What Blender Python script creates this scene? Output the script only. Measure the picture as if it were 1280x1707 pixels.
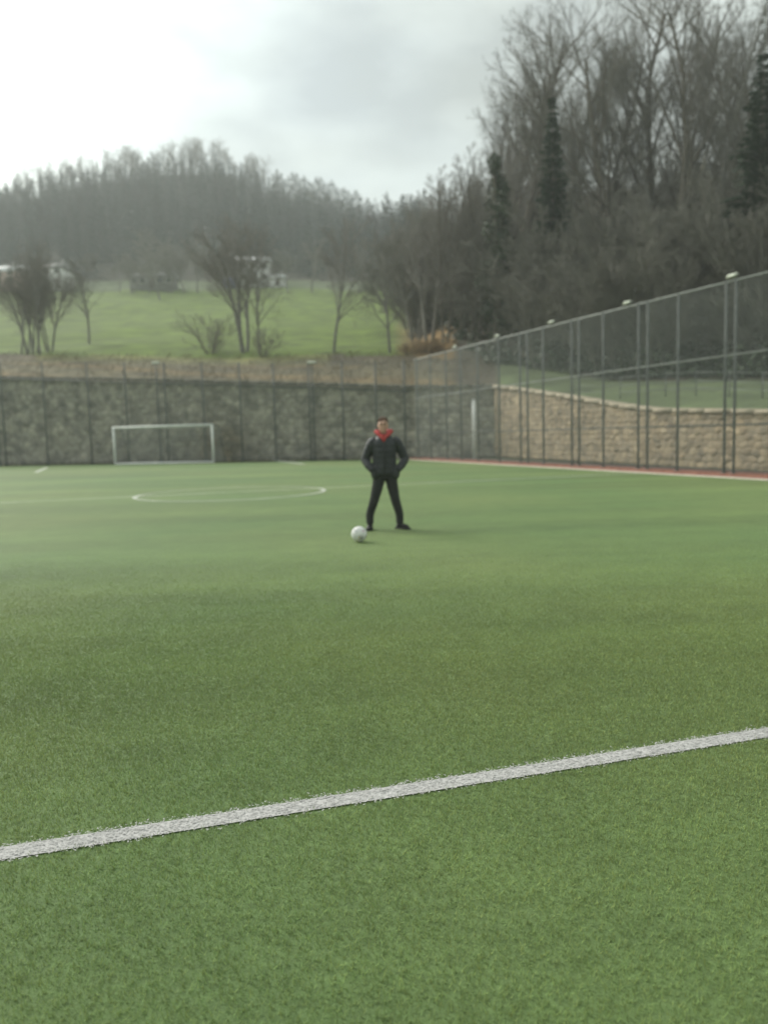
import bpy, bmesh, math, random
import numpy as np
from mathutils import Vector, Matrix

for o in list(bpy.data.objects):
    bpy.data.objects.remove(o)
SC = bpy.context.scene
COL = SC.collection
R = math.radians

# ------------------------------------------------------------------ camera
F_PX, PITCH, ROLL, CAM_H = 1330.0, R(5.57), R(-1.55), 1.5
fw = np.array([0, math.cos(PITCH), -math.sin(PITCH)])
up0 = np.array([0, math.sin(PITCH), math.cos(PITCH)])
rt0 = np.array([1.0, 0, 0])
rt = rt0 * math.cos(ROLL) + up0 * math.sin(ROLL)
up = up0 * math.cos(ROLL) - rt0 * math.sin(ROLL)
cd = bpy.data.cameras.new("camera")
cam = bpy.data.objects.new("camera", cd)
COL.objects.link(cam)
cam.matrix_world = Matrix(((rt[0], up[0], -fw[0], 0), (rt[1], up[1], -fw[1], 0), (rt[2], up[2], -fw[2], CAM_H), (0, 0, 0, 1)))
cd.sensor_fit = 'VERTICAL'
cd.sensor_height = 36.0
cd.sensor_width = 27.0
cd.lens = F_PX * 36.0 / 1707.0
cd.clip_start = 0.05
cd.clip_end = 4000
cd.dof.use_dof = True
cd.dof.focus_distance = 3.2
cd.dof.aperture_fstop = 1.7
SC.camera = cam

# ------------------------------------------------------------------ light
SUN_AZ, SUN_EL = R(-50), R(35)           # ahead and to the left, behind thin cloud
sun_dir = Vector((math.sin(SUN_AZ) * math.cos(SUN_EL), math.cos(SUN_AZ) * math.cos(SUN_EL), math.sin(SUN_EL)))
W = bpy.data.worlds.new("World")
SC.world = W
W.use_nodes = True
nt = W.node_tree
nt.nodes.clear()


def N(tree, kind, **kw):
    n = tree.nodes.new(kind)
    for k, v in kw.items():
        if k.startswith('i_'):
            n.inputs[k[2:].replace('_', ' ')].default_value = v
        elif k.startswith('n') and k[1:].isdigit():
            n.inputs[int(k[1:])].default_value = v
        else:
            setattr(n, k, v)
    return n


L = nt.links.new
out = N(nt, 'ShaderNodeOutputWorld')
sky = N(nt, 'ShaderNodeTexSky', sky_type='NISHITA', sun_disc=False, sun_elevation=SUN_EL, sun_rotation=SUN_AZ)
bg1 = N(nt, 'ShaderNodeBackground', n1=0.10)
L(sky.outputs[0], bg1.inputs[0])
tc = N(nt, 'ShaderNodeTexCoord')
mp = N(nt, 'ShaderNodeMapping')
mp.inputs['Scale'].default_value = (1.6, 1.6, 3.4)
mp.inputs['Location'].default_value = (0.35, 0.2, 0.1)
L(tc.outputs['Generated'], mp.inputs[0])
nz = N(nt, 'ShaderNodeTexNoise', i_Scale=2.1, i_Detail=5.0, i_Roughness=0.5)
L(mp.outputs[0], nz.inputs['Vector'])
cr = N(nt, 'ShaderNodeValToRGB')              # cloud brightness: grey bellies, pale gaps
cr.color_ramp.elements[0].position = 0.36
cr.color_ramp.elements[0].color = (0.205, 0.225, 0.218, 1)
cr.color_ramp.elements[1].position = 0.66
cr.color_ramp.elements[1].color = (0.435, 0.475, 0.445, 1)
L(nz.outputs[0], cr.inputs[0])
# thin cloud glows round the hidden sun
vd = N(nt, 'ShaderNodeVectorMath', operation='DOT_PRODUCT')
vd.inputs[1].default_value = sun_dir
vn = N(nt, 'ShaderNodeVectorMath', operation='NORMALIZE')
L(tc.outputs['Generated'], vn.inputs[0])
L(vn.outputs[0], vd.inputs[0])
mx = N(nt, 'ShaderNodeMath', operation='MAXIMUM', n1=0.0)
L(vd.outputs['Value'], mx.inputs[0])
pw = N(nt, 'ShaderNodeMath', operation='POWER', n1=8.0)
L(mx.outputs[0], pw.inputs[0])
ml = N(nt, 'ShaderNodeMath', operation='MULTIPLY_ADD', n1=2.4, n2=1.0)
L(pw.outputs[0], ml.inputs[0])
bg2 = N(nt, 'ShaderNodeBackground')
L(cr.outputs[0], bg2.inputs[0])
L(ml.outputs[0], bg2.inputs[1])
cm = N(nt, 'ShaderNodeTexNoise', i_Scale=1.7, i_Detail=3.0)
L(mp.outputs[0], cm.inputs['Vector'])
cmr = N(nt, 'ShaderNodeValToRGB')
cmr.color_ramp.elements[0].position = 0.30
cmr.color_ramp.elements[0].color = (0.84, 0.84, 0.84, 1)
cmr.color_ramp.elements[1].position = 0.55
cmr.color_ramp.elements[1].color = (0.97, 0.97, 0.97, 1)
L(cm.outputs[0], cmr.inputs[0])
ms = N(nt, 'ShaderNodeMixShader')
L(cmr.outputs[0], ms.inputs[0])
L(bg1.outputs[0], ms.inputs[1])
L(bg2.outputs[0], ms.inputs[2])
L(ms.outputs[0], out.inputs[0])

sl = bpy.data.lights.new("sun", 'SUN')
sl.energy = 2.0
sl.angle = R(38)
sl.color = (1.0, 0.95, 0.87)
so = bpy.data.objects.new("sun", sl)
COL.objects.link(so)
so.rotation_euler = sun_dir.to_track_quat('Z', 'Y').to_euler()
SC.view_settings.view_transform = 'Standard'
SC.view_settings.look = 'None'
SC.view_settings.exposure = 1.1
SC.view_settings.gamma = 1.0
SC.view_settings.use_curve_mapping = False
SC.cycles.use_denoising = True
SC.cycles.max_bounces = 6
SC.cycles.volume_bounces = 2
SC.cycles.transparent_max_bounces = 8


# ------------------------------------------------------------------ helpers
def ray(px, py):
    d = fw + rt * (px - 640.0) / F_PX + up * (853.5 - py) / F_PX
    return d / d[1]


def at(px, py, y):
    p = ray(px, py) * y
    p[2] += CAM_H
    return p


def gnd(px, py, z=0.0):
    d = fw + rt * (px - 640.0) / F_PX + up * (853.5 - py) / F_PX
    t = (z - CAM_H) / d[2]
    p = d * t
    p[2] = z
    return p


def mesh_np(name, V, faces, smooth=False):
    """faces: list of int arrays (k,n)"""
    me = bpy.data.meshes.new(name)
    V = np.asarray(V, np.float32)
    me.vertices.add(len(V))
    me.vertices.foreach_set('co', V.ravel())
    tot = np.concatenate([np.full(len(f), f.shape[1], np.int32) for f in faces])
    idx = np.concatenate([np.asarray(f, np.int32).ravel() for f in faces])
    me.loops.add(len(idx))
    me.loops.foreach_set('vertex_index', idx)
    me.polygons.add(len(tot))
    st = np.zeros(len(tot), np.int32)
    st[1:] = np.cumsum(tot)[:-1]
    me.polygons.foreach_set('loop_start', st)
    me.polygons.foreach_set('loop_total', tot)
    if smooth:
        me.polygons.foreach_set('use_smooth', np.ones(len(tot), bool))
    me.update(calc_edges=True)
    return me


def link(name, me, mat=None, parent=None, loc=None):
    o = bpy.data.objects.new(name, me)
    COL.objects.link(o)
    if mat is not None and me is not None and not me.materials:
        me.materials.append(mat)
    if parent is not None:
        o.parent = parent
    if loc is not None:
        o.location = loc
    return o


def empty(name, loc, rz=0.0):
    o = bpy.data.objects.new(name, None)
    COL.objects.link(o)
    o.empty_display_size = 0.2
    o.location = loc
    o.rotation_euler = (0, 0, rz)
    return o


def tag(o, label=None, cat=None, group=None, kind=None):
    if label: o['label'] = label
    if cat: o['category'] = cat
    if group: o['group'] = group
    if kind: o['kind'] = kind
    return o


def copy_tree(o, parent=None):
    c = o.copy()
    COL.objects.link(c)
    c.parent = parent
    for ch in list(o.children):
        copy_tree(ch, c)
    return c


class MB:
    """collects solids into one mesh"""
    def __init__(s):
        s.V, s.F, s.n = [], {}, 0

    def add(s, V, *Fs):
        V = np.asarray(V, float).reshape(-1, 3)
        for f in Fs:
            f = np.asarray(f, int)
            if len(f):
                s.F.setdefault(f.shape[1], []).append(f + s.n)
        s.V.append(V)
        s.n += len(V)
        return s

    def box(s, lo, hi, M=None):
        x0, y0, z0 = lo
        x1, y1, z1 = hi
        V = np.array([[x0, y0, z0], [x1, y0, z0], [x1, y1, z0], [x0, y1, z0], [x0, y0, z1], [x1, y0, z1], [x1, y1, z1], [x0, y1, z1]], float)
        if M is not None:
            V = V @ np.asarray(M)[:3, :3].T + np.asarray(M)[:3, 3]
        return s.add(V, [[0, 3, 2, 1], [4, 5, 6, 7], [0, 1, 5, 4], [1, 2, 6, 5], [2, 3, 7, 6], [3, 0, 4, 7]])

    def tubes(s, P0, P1, R0, R1, n=6, caps=True):
        P0 = np.asarray(P0, float).reshape(-1, 3)
        P1 = np.asarray(P1, float).reshape(-1, 3)
        k = len(P0)
        R0 = np.broadcast_to(np.asarray(R0, float), (k,))
        R1 = np.broadcast_to(np.asarray(R1, float), (k,))
        D = P1 - P0
        D = D / np.maximum(np.linalg.norm(D, axis=1, keepdims=True), 1e-9)
        ref = np.where(np.abs(D[:, 2:3]) < 0.9, [[0, 0, 1.0]], [[1.0, 0, 0]])
        A = np.cross(ref, D)
        A /= np.maximum(np.linalg.norm(A, axis=1, keepdims=True), 1e-9)
        B = np.cross(D, A)
        th = np.arange(n) * 2 * math.pi / n
        c, sn = np.cos(th)[None, :, None], np.sin(th)[None, :, None]
        ring = A[:, None, :] * c + B[:, None, :] * sn
        V = np.concatenate([P0[:, None, :] + ring * R0[:, None, None], P1[:, None, :] + ring * R1[:, None, None]], axis=1)
        b = (np.arange(k) * 2 * n)[:, None]
        i = np.arange(n)[None, :]
        j = (i + 1) % n
        Fq = np.stack([b + i, b + j, b + n + j, b + n + i], axis=2).reshape(-1, 4)
        fs = [Fq]
        if caps:
            fs.append(b + i[:, ::-1])
            fs.append(b + n + i)
        return s.add(V.reshape(-1, 3), *fs)

    def path(s, pts, rad, n=8):
        """continuous swept tube with closed ends; rad: number, list, or list of (ra, rb)"""
        pts = np.asarray(pts, float)
        k = len(pts)
        rad = [rad] * k if np.isscalar(rad) else rad
        T = np.gradient(pts, axis=0)
        T /= np.linalg.norm(T, axis=1, keepdims=True)
        A = np.cross([0, -1.0, 0], T[0]) if abs(T[0][1]) < 0.95 else np.cross([0, 0, 1.0], T[0])
        A /= np.linalg.norm(A)
        V = []
        for i in range(k):
            A = A - T[i] * (A @ T[i])
            A /= np.linalg.norm(A)
            B = np.cross(T[i], A)
            ra, rb = (rad[i], rad[i]) if np.isscalar(rad[i]) else rad[i]
            for q in range(n):
                t = 2 * math.pi * q / n
                V.append(pts[i] + A * ra * math.cos(t) + B * rb * math.sin(t))
        Fq = [[i * n + q, i * n + (q + 1) % n, (i + 1) * n + (q + 1) % n, (i + 1) * n + q] for i in range(k - 1) for q in range(n)]
        return s.add(V, Fq, [list(range(n))[::-1]], [[(k - 1) * n + q for q in range(n)]])

    def ball(s, c, r, nu=16, nv=10):
        r = np.broadcast_to(np.asarray(r, float), (3,))
        V = [[0, 0, -1]]
        for i in range(1, nv):
            a = -math.pi / 2 + math.pi * i / nv
            for q in range(nu):
                t = 2 * math.pi * q / nu
                V.append([math.cos(a) * math.cos(t), math.cos(a) * math.sin(t), math.sin(a)])
        V.append([0, 0, 1])
        Q = [[1 + (i - 1) * nu + q, 1 + (i - 1) * nu + (q + 1) % nu, 1 + i * nu + (q + 1) % nu, 1 + i * nu + q] for i in range(1, nv - 1) for q in range(nu)]
        T = [[0, 1 + (q + 1) % nu, 1 + q] for q in range(nu)]
        b = 1 + (nv - 2) * nu
        T += [[b + q, b + (q + 1) % nu, len(V) - 1] for q in range(nu)]
        return s.add(np.array(V) * r + np.asarray(c, float), Q, T)

    def mesh(s, name, smooth=False):
        return mesh_np(name, np.concatenate(s.V), [np.concatenate(f) for f in s.F.values()], smooth)

    def build(s, name, mat, parent=None, smooth=False, loc=None):
        return link(name, s.mesh(name, smooth), mat, parent, loc)


def remeshed(mb, name, mat, parent, voxel=0.012, smooth=3):
    o = mb.build('tmp_shape', None)
    m = o.modifiers.new('r', 'REMESH')
    m.mode = 'VOXEL'
    m.voxel_size = voxel
    m.use_smooth_shade = True
    sm = o.modifiers.new('s', 'SMOOTH')
    sm.factor = 0.5
    sm.iterations = smooth
    dg = bpy.context.evaluated_depsgraph_get()
    dg.update()
    me = bpy.data.meshes.new_from_object(o.evaluated_get(dg))
    me.name = name
    me.materials.clear()
    bpy.data.objects.remove(o)
    return link(name, me, mat, parent)


# ------------------------------------------------------------------ materials
def mat(name, col, rough=0.8, col2=None, scale=3.0, detail=5.0, bump=0.0, bscale=None, metal=0.0, spec=0.3, attr=None, coord='Object', sub=None, lo=0.35, hi=0.65):
    m = bpy.data.materials.new(name)
    m.use_nodes = True
    t = m.node_tree
    b = t.nodes['Principled BSDF']
    b.inputs['Roughness'].default_value = rough
    b.inputs['Metallic'].default_value = metal
    b.inputs['Specular IOR Level'].default_value = spec
    b.inputs['Base Color'].default_value = (*col, 1)
    l = t.links.new
    tcn = N(t, 'ShaderNodeTexCoord')
    src = None
    if attr:
        at_ = N(t, 'ShaderNodeVertexColor', layer_name=attr)
        src = at_.outputs[0]
    if col2 is not None:
        nz_ = N(t, 'ShaderNodeTexNoise', i_Scale=scale, i_Detail=detail, i_Roughness=0.62)
        l(tcn.outputs[coord], nz_.inputs['Vector'])
        r_ = N(t, 'ShaderNodeValToRGB')
        r_.color_ramp.elements[0].position = lo
        r_.color_ramp.elements[1].position = hi
        r_.color_ramp.elements[0].color = (*col, 1)
        r_.color_ramp.elements[1].color = (*col2, 1)
        l(nz_.outputs[0], r_.inputs[0])
        if src is not None:
            mm = N(t, 'ShaderNodeMix', data_type='RGBA', blend_type='MULTIPLY')
            mm.inputs[0].default_value = 1.0
            l(src, mm.inputs[6])
            l(r_.outputs[0], mm.inputs[7])
            src = mm.outputs[2]
        else:
            src = r_.outputs[0]
    if src is not None:
        l(src, b.inputs['Base Color'])
    if bump:
        bn = N(t, 'ShaderNodeTexNoise', i_Scale=bscale or scale * 4, i_Detail=4.0)
        l(tcn.outputs[coord], bn.inputs['Vector'])
        bp = N(t, 'ShaderNodeBump', i_Strength=bump, i_Distance=0.02)
        l(bn.outputs[0], bp.inputs['Height'])
        l(bp.outputs[0], b.inputs['Normal'])
    return m


M = {}
M['bark'] = mat('bark', (0.095, 0.084, 0.068), 0.9, (0.17, 0.15, 0.12), 6, bump=0.4)
M['bark_pale'] = mat('bark_pale', (0.13, 0.125, 0.11), 0.9, (0.24, 0.23, 0.21), 5, bump=0.3)
M['twig'] = mat('twig', (0.158, 0.150, 0.132), 0.9, (0.235, 0.215, 0.188), 1.5)
M['twig_brown'] = mat('twig_brown', (0.128, 0.128, 0.108), 0.9, (0.185, 0.176, 0.148), 1.5)
M['twig_orange'] = mat('twig_orange', (0.30, 0.20, 0.10), 0.9, (0.38, 0.27, 0.14), 2.0)
M['needle'] = mat('needle', (0.022, 0.042, 0.026), 0.8, (0.045, 0.072, 0.042), 1.2)
M['ivy'] = mat('ivy', (0.028, 0.045, 0.024), 0.6, (0.055, 0.075, 0.036), 2.0)
M['far_wood'] = mat('far_wood', (0.036, 0.039, 0.039), 0.9, (0.060, 0.059, 0.056), 0.05)
M['coping'] = mat('coping', (0.15, 0.145, 0.125), 0.9, (0.25, 0.24, 0.20), 2.5, bump=0.4)
M['coping_tan'] = mat('coping_tan', (0.34, 0.29, 0.21), 0.9, (0.46, 0.40, 0.30), 2.5, bump=0.4)
M['stone_grey'] = mat('stone_grey', (0.55, 0.55, 0.52), 0.95, (1.15, 1.1, 1.0), 1.6, bump=0.7, bscale=14, attr='col')
M['stone_tan'] = mat('stone_tan', (0.75, 0.75, 0.75), 0.95, (1.15, 1.1, 1.0), 2.0, bump=0.7, bscale=14, attr='col')
M['terrain'] = mat('terrain', (0.62, 0.62, 0.62), 0.95, (1.25, 1.25, 1.2), 0.35, bump=0.6, bscale=3.0, attr='col', detail=8)
M['galv'] = mat('galv', (0.075, 0.085, 0.082), 0.6, (0.125, 0.135, 0.128), 4, metal=0.0)
M['galv_pale'] = mat('galv_pale', (0.26, 0.275, 0.26), 0.6, (0.36, 0.37, 0.35), 4, metal=0.0)
M['wire'] = mat('wire', (0.21, 0.23, 0.215), 0.6)
M['white_paint'] = mat('white_paint', (0.62, 0.64, 0.62), 0.45, (0.78, 0.79, 0.76), 3)
M['goal_net'] = mat('goal_net', (0.50, 0.52, 0.50), 0.8)
M['lamp_case'] = mat('lamp_case', (0.36, 0.37, 0.32), 0.5, (0.48, 0.49, 0.42), 6)
M['lamp_glass'] = mat('lamp_glass', (0.55, 0.58, 0.47), 0.12, spec=0.6)
M['red_strip'] = mat('red_strip', (0.15, 0.060, 0.042), 0.9, (0.22, 0.10, 0.070), 5, bump=0.3)
M['kerb'] = mat('kerb', (0.36, 0.32, 0.27), 0.9, (0.48, 0.44, 0.38), 6, bump=0.3)
M['line_paint'] = mat('line_paint', (0.46, 0.46, 0.47), 0.9, (0.62, 0.61, 0.62), 30, bump=0.5)
M['house_white'] = mat('house_white', (0.62, 0.62, 0.60), 0.9, (0.74, 0.74, 0.72), 1)
M['house_pink'] = mat('house_pink', (0.50, 0.36, 0.31), 0.9, (0.58, 0.43, 0.38), 1)
M['house_grey'] = mat('house_grey', (0.17, 0.165, 0.15), 0.9, (0.22, 0.215, 0.20), 1)
M['roof_tile'] = mat('roof_tile', (0.17, 0.10, 0.075), 0.9, (0.26, 0.15, 0.11), 2)
M['roof_slate'] = mat('roof_slate', (0.11, 0.11, 0.105), 0.8, (0.15, 0.15, 0.145), 2)
M['roof_white'] = mat('roof_white', (0.55, 0.56, 0.56), 0.7, (0.68, 0.69, 0.69), 2)
M['window_glass'] = mat('window_glass', (0.07, 0.075, 0.08), 0.15, spec=0.5)
M['blue_sheet'] = mat('blue_sheet', (0.09, 0.12, 0.26), 0.6, (0.12, 0.16, 0.33), 3)
M['door_wood'] = mat('door_wood', (0.09, 0.06, 0.04), 0.7)
M['black_nylon'] = mat('black_nylon', (0.030, 0.033, 0.036), 0.5, (0.045, 0.048, 0.051), 9, bump=0.15, bscale=40)
M['black_cloth'] = mat('black_cloth', (0.026, 0.028, 0.027), 0.9, (0.040, 0.041, 0.040), 12, bump=0.3, bscale=60)
M['red_cloth'] = mat('red_cloth', (0.38, 0.050, 0.050), 0.85, (0.46, 0.085, 0.080), 14, bump=0.2, bscale=80)
M['skin'] = mat('skin', (0.44, 0.27, 0.20), 0.6, (0.50, 0.31, 0.235), 12)
M['hair'] = mat('hair', (0.085, 0.048, 0.032), 0.7, (0.13, 0.075, 0.048), 60, bump=0.6, bscale=120)
M['eye'] = mat('eye', (0.02, 0.015, 0.012), 0.3)
M['shoe_black'] = mat('shoe_black', (0.014, 0.014, 0.015), 0.5, (0.022, 0.022, 0.023), 20)
M['sole'] = mat('sole', (0.035, 0.035, 0.035), 0.8)
M['ball_white'] = mat('ball_white', (0.66, 0.66, 0.65), 0.4, (0.76, 0.76, 0.74), 8)
M['ball_black'] = mat('ball_black', (0.03, 0.03, 0.045), 0.4)
M['ball_seam'] = mat('ball_seam', (0.36, 0.36, 0.37), 0.7)
M['ball_yellow'] = mat('ball_yellow', (0.62, 0.52, 0.16), 0.4)
M['ball_pink'] = mat('ball_pink', (0.60, 0.26, 0.36), 0.4)


nA, nB = gnd(0, 1425), gnd(1280, 1222)
nd = (nB - nA) / np.linalg.norm(nB - nA)


def turf_mat(name, blades):
    m = bpy.data.materials.new(name)
    m.use_nodes = True
    t = m.node_tree
    b = t.nodes['Principled BSDF']
    b.inputs['Roughness'].default_value = 0.75
    b.inputs['Specular IOR Level'].default_value = 0.25
    l = t.links.new
    g = N(t, 'ShaderNodeNewGeometry')
    big = N(t, 'ShaderNodeTexNoise', i_Scale=0.16, i_Detail=3.0)
    l(g.outputs['Position'], big.inputs['Vector'])
    mid = N(t, 'ShaderNodeTexNoise', i_Scale=2.2, i_Detail=6.0, i_Roughness=0.65)
    l(g.outputs['Position'], mid.inputs['Vector'])
    fine = N(t, 'ShaderNodeTexNoise', i_Scale=24.0, i_Detail=6.0, i_Roughness=0.75)
    l(g.outputs['Position'], fine.inputs['Vector'])
    r1 = N(t, 'ShaderNodeValToRGB')
    r1.color_ramp.elements[0].position = 0.35
    r1.color_ramp.elements[1].position = 0.65
    r1.color_ramp.elements[0].color = (0.112, 0.180, 0.066, 1)
    r1.color_ramp.elements[1].color = (0.150, 0.205, 0.075, 1)
    l(big.outputs[0], r1.inputs[0])

    def mul(src, fac_src, a, c, p0=0.3, p1=0.7):
        rr = N(t, 'ShaderNodeValToRGB')
        rr.color_ramp.elements[0].position = p0
        rr.color_ramp.elements[1].position = p1
        rr.color_ramp.elements[0].color = (a, a, a, 1)
        rr.color_ramp.elements[1].color = (c, c, c * 0.97, 1)
        l(fac_src, rr.inputs[0])
        mm = N(t, 'ShaderNodeMix', data_type='RGBA', blend_type='MULTIPLY')
        mm.inputs[0].default_value = 1.0
        l(src, mm.inputs[6])
        l(rr.outputs[0], mm.inputs[7])
        return mm.outputs[2]
    mpb = N(t, 'ShaderNodeMapping')
    mpb.inputs['Rotation'].default_value = (0, 0, -math.atan2(nd[1], nd[0]))
    mpb.inputs['Scale'].default_value = (.05, .42, 1)
    l(g.outputs['Position'], mpb.inputs[0])
    bands = N(t, 'ShaderNodeTexNoise', i_Scale=1.0, i_Detail=3.0, i_Roughness=0.55)
    l(mpb.outputs[0], bands.inputs['Vector'])
    c = mul(r1.outputs[0], mid.outputs[0], 0.89, 1.08)
    c = mul(c, bands.outputs[0], 0.84, 1.15, .35, .65)
    if blades:
        a_ = N(t, 'ShaderNodeVertexColor', layer_name='tint')
        mm = N(t, 'ShaderNodeMix', data_type='RGBA', blend_type='MULTIPLY')
        mm.inputs[0].default_value = 1.0
        l(c, mm.inputs[6])
        l(a_.outputs[0], mm.inputs[7])
        c = mm.outputs[2]
        # soft fibres scatter light like a pile, not like flat cards
        vm = N(t, 'ShaderNodeVectorMath', operation='MULTIPLY_ADD')
        vm.inputs[1].default_value = (0.35, 0.35, 0.35)
        vm.inputs[2].default_value = (0, 0, 0.9)
        l(g.outputs['Normal'], vm.inputs[0])
        vn_ = N(t, 'ShaderNodeVectorMath', operation='NORMALIZE')
        l(vm.outputs[0], vn_.inputs[0])
        l(vn_.outputs[0], b.inputs['Normal'])
        tl = N(t, 'ShaderNodeBsdfTranslucent')
        l(c, tl.inputs[0])
        mxs = N(t, 'ShaderNodeMixShader', n0=0.30)
        l(b.outputs[0], mxs.inputs[1])
        l(tl.outputs[0], mxs.inputs[2])
        l(mxs.outputs[0], t.nodes['Material Output'].inputs[0])
    else:
        c = mul(c, fine.outputs[0], 0.72, 1.2)
        bp = N(t, 'ShaderNodeBump', i_Strength=0.6, i_Distance=0.03)
        l(fine.outputs[0], bp.inputs['Height'])
        l(bp.outputs[0], b.inputs['Normal'])
    l(c, b.inputs['Base Color'])
    return m


M['turf'] = turf_mat('turf', False)
M['turf_blade'] = turf_mat('turf_blade', True)
M['line_blade'] = mat('line_blade', (0.40, 0.395, 0.385), 0.9, (0.50, 0.49, 0.48), 25, coord='Object')

# ------------------------------------------------------------------ plan of the place
# back wall base line and side fence line, found on the ground
WL, WR = gnd(0, 776), gnd(690, 764)
wdir = (WR - WL) / np.linalg.norm(WR - WL)
wn = np.array([-wdir[1], wdir[0], 0])                 # away from the pitch


def on_line(P, d, px):
    """point where the column px meets the ground line P + t d"""
    a = (px - 640.0) / F_PX
    t = (a * P[1] - P[0]) / (d[0] - a * d[1])
    return P + d * t


FA, FB = gnd(690, 766.5), gnd(1280, 800)
fdir = (FB - FA) / np.linalg.norm(FB - FA)
fn = np.array([-fdir[1], fdir[0], 0])                 # fdir points towards us; fn points away to the right
if fn[0] < 0: fn = -fn
WC = on_line(WL, wdir, 822)                           # corner where the tan wall starts
TB = gnd(1280, 787)
tdir = (TB - WC) / np.linalg.norm(TB - WC)


def wall_top(px):
    if px <= 822:
        return float(np.interp(px, [-600, 0, 230, 400, 700, 822], [612, 628, 632, 637, 645, 644]))
    return float(np.interp(px, [822, 870, 950, 1010, 1080, 1280, 1700], [644, 651, 664, 675, 686, 690, 690]))


def wall_pt(px):
    return on_line(WL, wdir, px) if px <= 822 else on_line(WC, tdir, px)


def wall_z(px):
    p = wall_pt(px)
    return at(px, wall_top(px), p[1])[2]


# ground sheet + turf
mb = MB()
mb.add([[-700, -700, -0.06], [700, -700, -0.06], [700, 700, -0.06], [-700, 700, -0.06]], [[0, 1, 2, 3]])
M['rough_ground'] = mat('rough_ground', (0.06, 0.085, 0.035), 0.95, (0.11, 0.12, 0.06), 0.4, coord='Object')
tag(mb.build('ground', M['rough_ground']), kind='structure')
# turf: as far as the back wall and the side fence line
FE = FA + fdir * 75
far_l = on_line(WL, wdir, -700)
far_r = WR + wdir * 0.6
mb = MB()
poly = [far_l, [far_l[0], FE[1], 0], [FE[0], FE[1], 0], FA - fn * 0.0]
V = np.array([[p[0], p[1], 0.0] for p in [far_l + wn * 0.2, [far_l[0], FE[1], 0], FE, FA + wn * 0.2]])
mb.add(V, [[0, 1, 2, 3]])
tag(mb.build('pitch_turf', M['turf']), kind='structure')


# terrain --------------------------------------------------------------
TAB = {   # column px : seven (distance, picture row) knots beyond the wall top
    -600: [(62, 600), (70, 590), (120, 540), (165, 505), (200, 480), (330, 400), (430, 420)],
    0: [(66, 604), (73, 590), (120, 535), (165, 492), (200, 467), (330, 360), (430, 390)],
    150: [(66, 604), (72, 591), (120, 530), (168, 488), (200, 467), (340, 312), (440, 350)],
    300: [(65, 605), (71, 592), (120, 528), (170, 486), (200, 465), (345, 292), (450, 330)],
    400: [(64, 606), (70, 592), (120, 526), (170, 485), (200, 464), (345, 286), (450, 330)],
    480: [(62, 607), (68, 592), (118, 526), (168, 485), (200, 464), (345, 342), (450, 380)],
    560: [(60, 609), (67, 592), (116, 526), (166, 486), (200, 466), (338, 366), (440, 410)],
    640: [(57, 612), (66, 592), (112, 526), (160, 488), (195, 468), (325, 403), (430, 440)],
    700: [(55, 618), (64, 594), (85, 560), (115, 505), (150, 450), (260, 395), (400, 420)],
    770: [(53, 622), (60, 598), (75, 545), (95, 470), (125, 410), (200, 370), (400, 420)],
    830: [(50, 632), (58, 605), (70, 540), (90, 440), (115, 360), (160, 340), (400, 430)],
    1000: [(41, 650), (47, 634), (58, 590), (75, 490), (108, 350), (150, 315), (400, 430)],
    1130: [(35, 656), (42, 640), (54, 592), (72, 485), (104, 345), (150, 310), (400, 430)],
    1280: [(31, 662), (39, 640), (50, 590), (68, 480), (100, 350), (150, 310), (400, 430)],
    1750: [(26, 668), (34, 640), (46, 585), (62, 480), (95, 360), (150, 320), (400, 430)],
}
TPX = np.array(sorted(TAB))
TD = np.array([[k[0] for k in TAB[p]] for p in TPX], float)
TZ = np.array([[at(p, k[1], k[0])[2] for k in TAB[p]] for p in TPX], float)


def col_profile(px):
    d = np.array([np.interp(px, TPX, TD[:, k]) for k in range(7)])
    z = np.array([np.interp(px, TPX, TZ[:, k]) for k in range(7)])
    p = wall_pt(px)
    return np.concatenate([[p[1] + 0.35], d]), np.concatenate([[wall_z(px) - 0.12], z])


def tnoise(x, y):
    return (math.sin(x * .21 + 1.3 * math.sin(y * .13)) + math.sin(y * .27 + 1.7 * math.sin(x * .17 + 2))) * .5


def terrain_z(x, y):
    px = 640 + F_PX * x / y
    d, z = col_profile(px)
    return float(np.interp(y, d, z)) + tnoise(x, y) * min(0.22, max(0, (y - d[0]) * 0.02))


def on_terrain(px, py):
    """where the line of sight through a pixel first meets the hill"""
    r_ = ray(px, py)
    d0 = wall_pt(px)[1] + 0.5
    for y in np.linspace(d0, 420, 1400):
        z = CAM_H + r_[2] * y
        if terrain_z(r_[0] * y, y) >= z:
            return np.array([r_[0] * y, y, terrain_z(r_[0] * y, y)])
    return None


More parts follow.
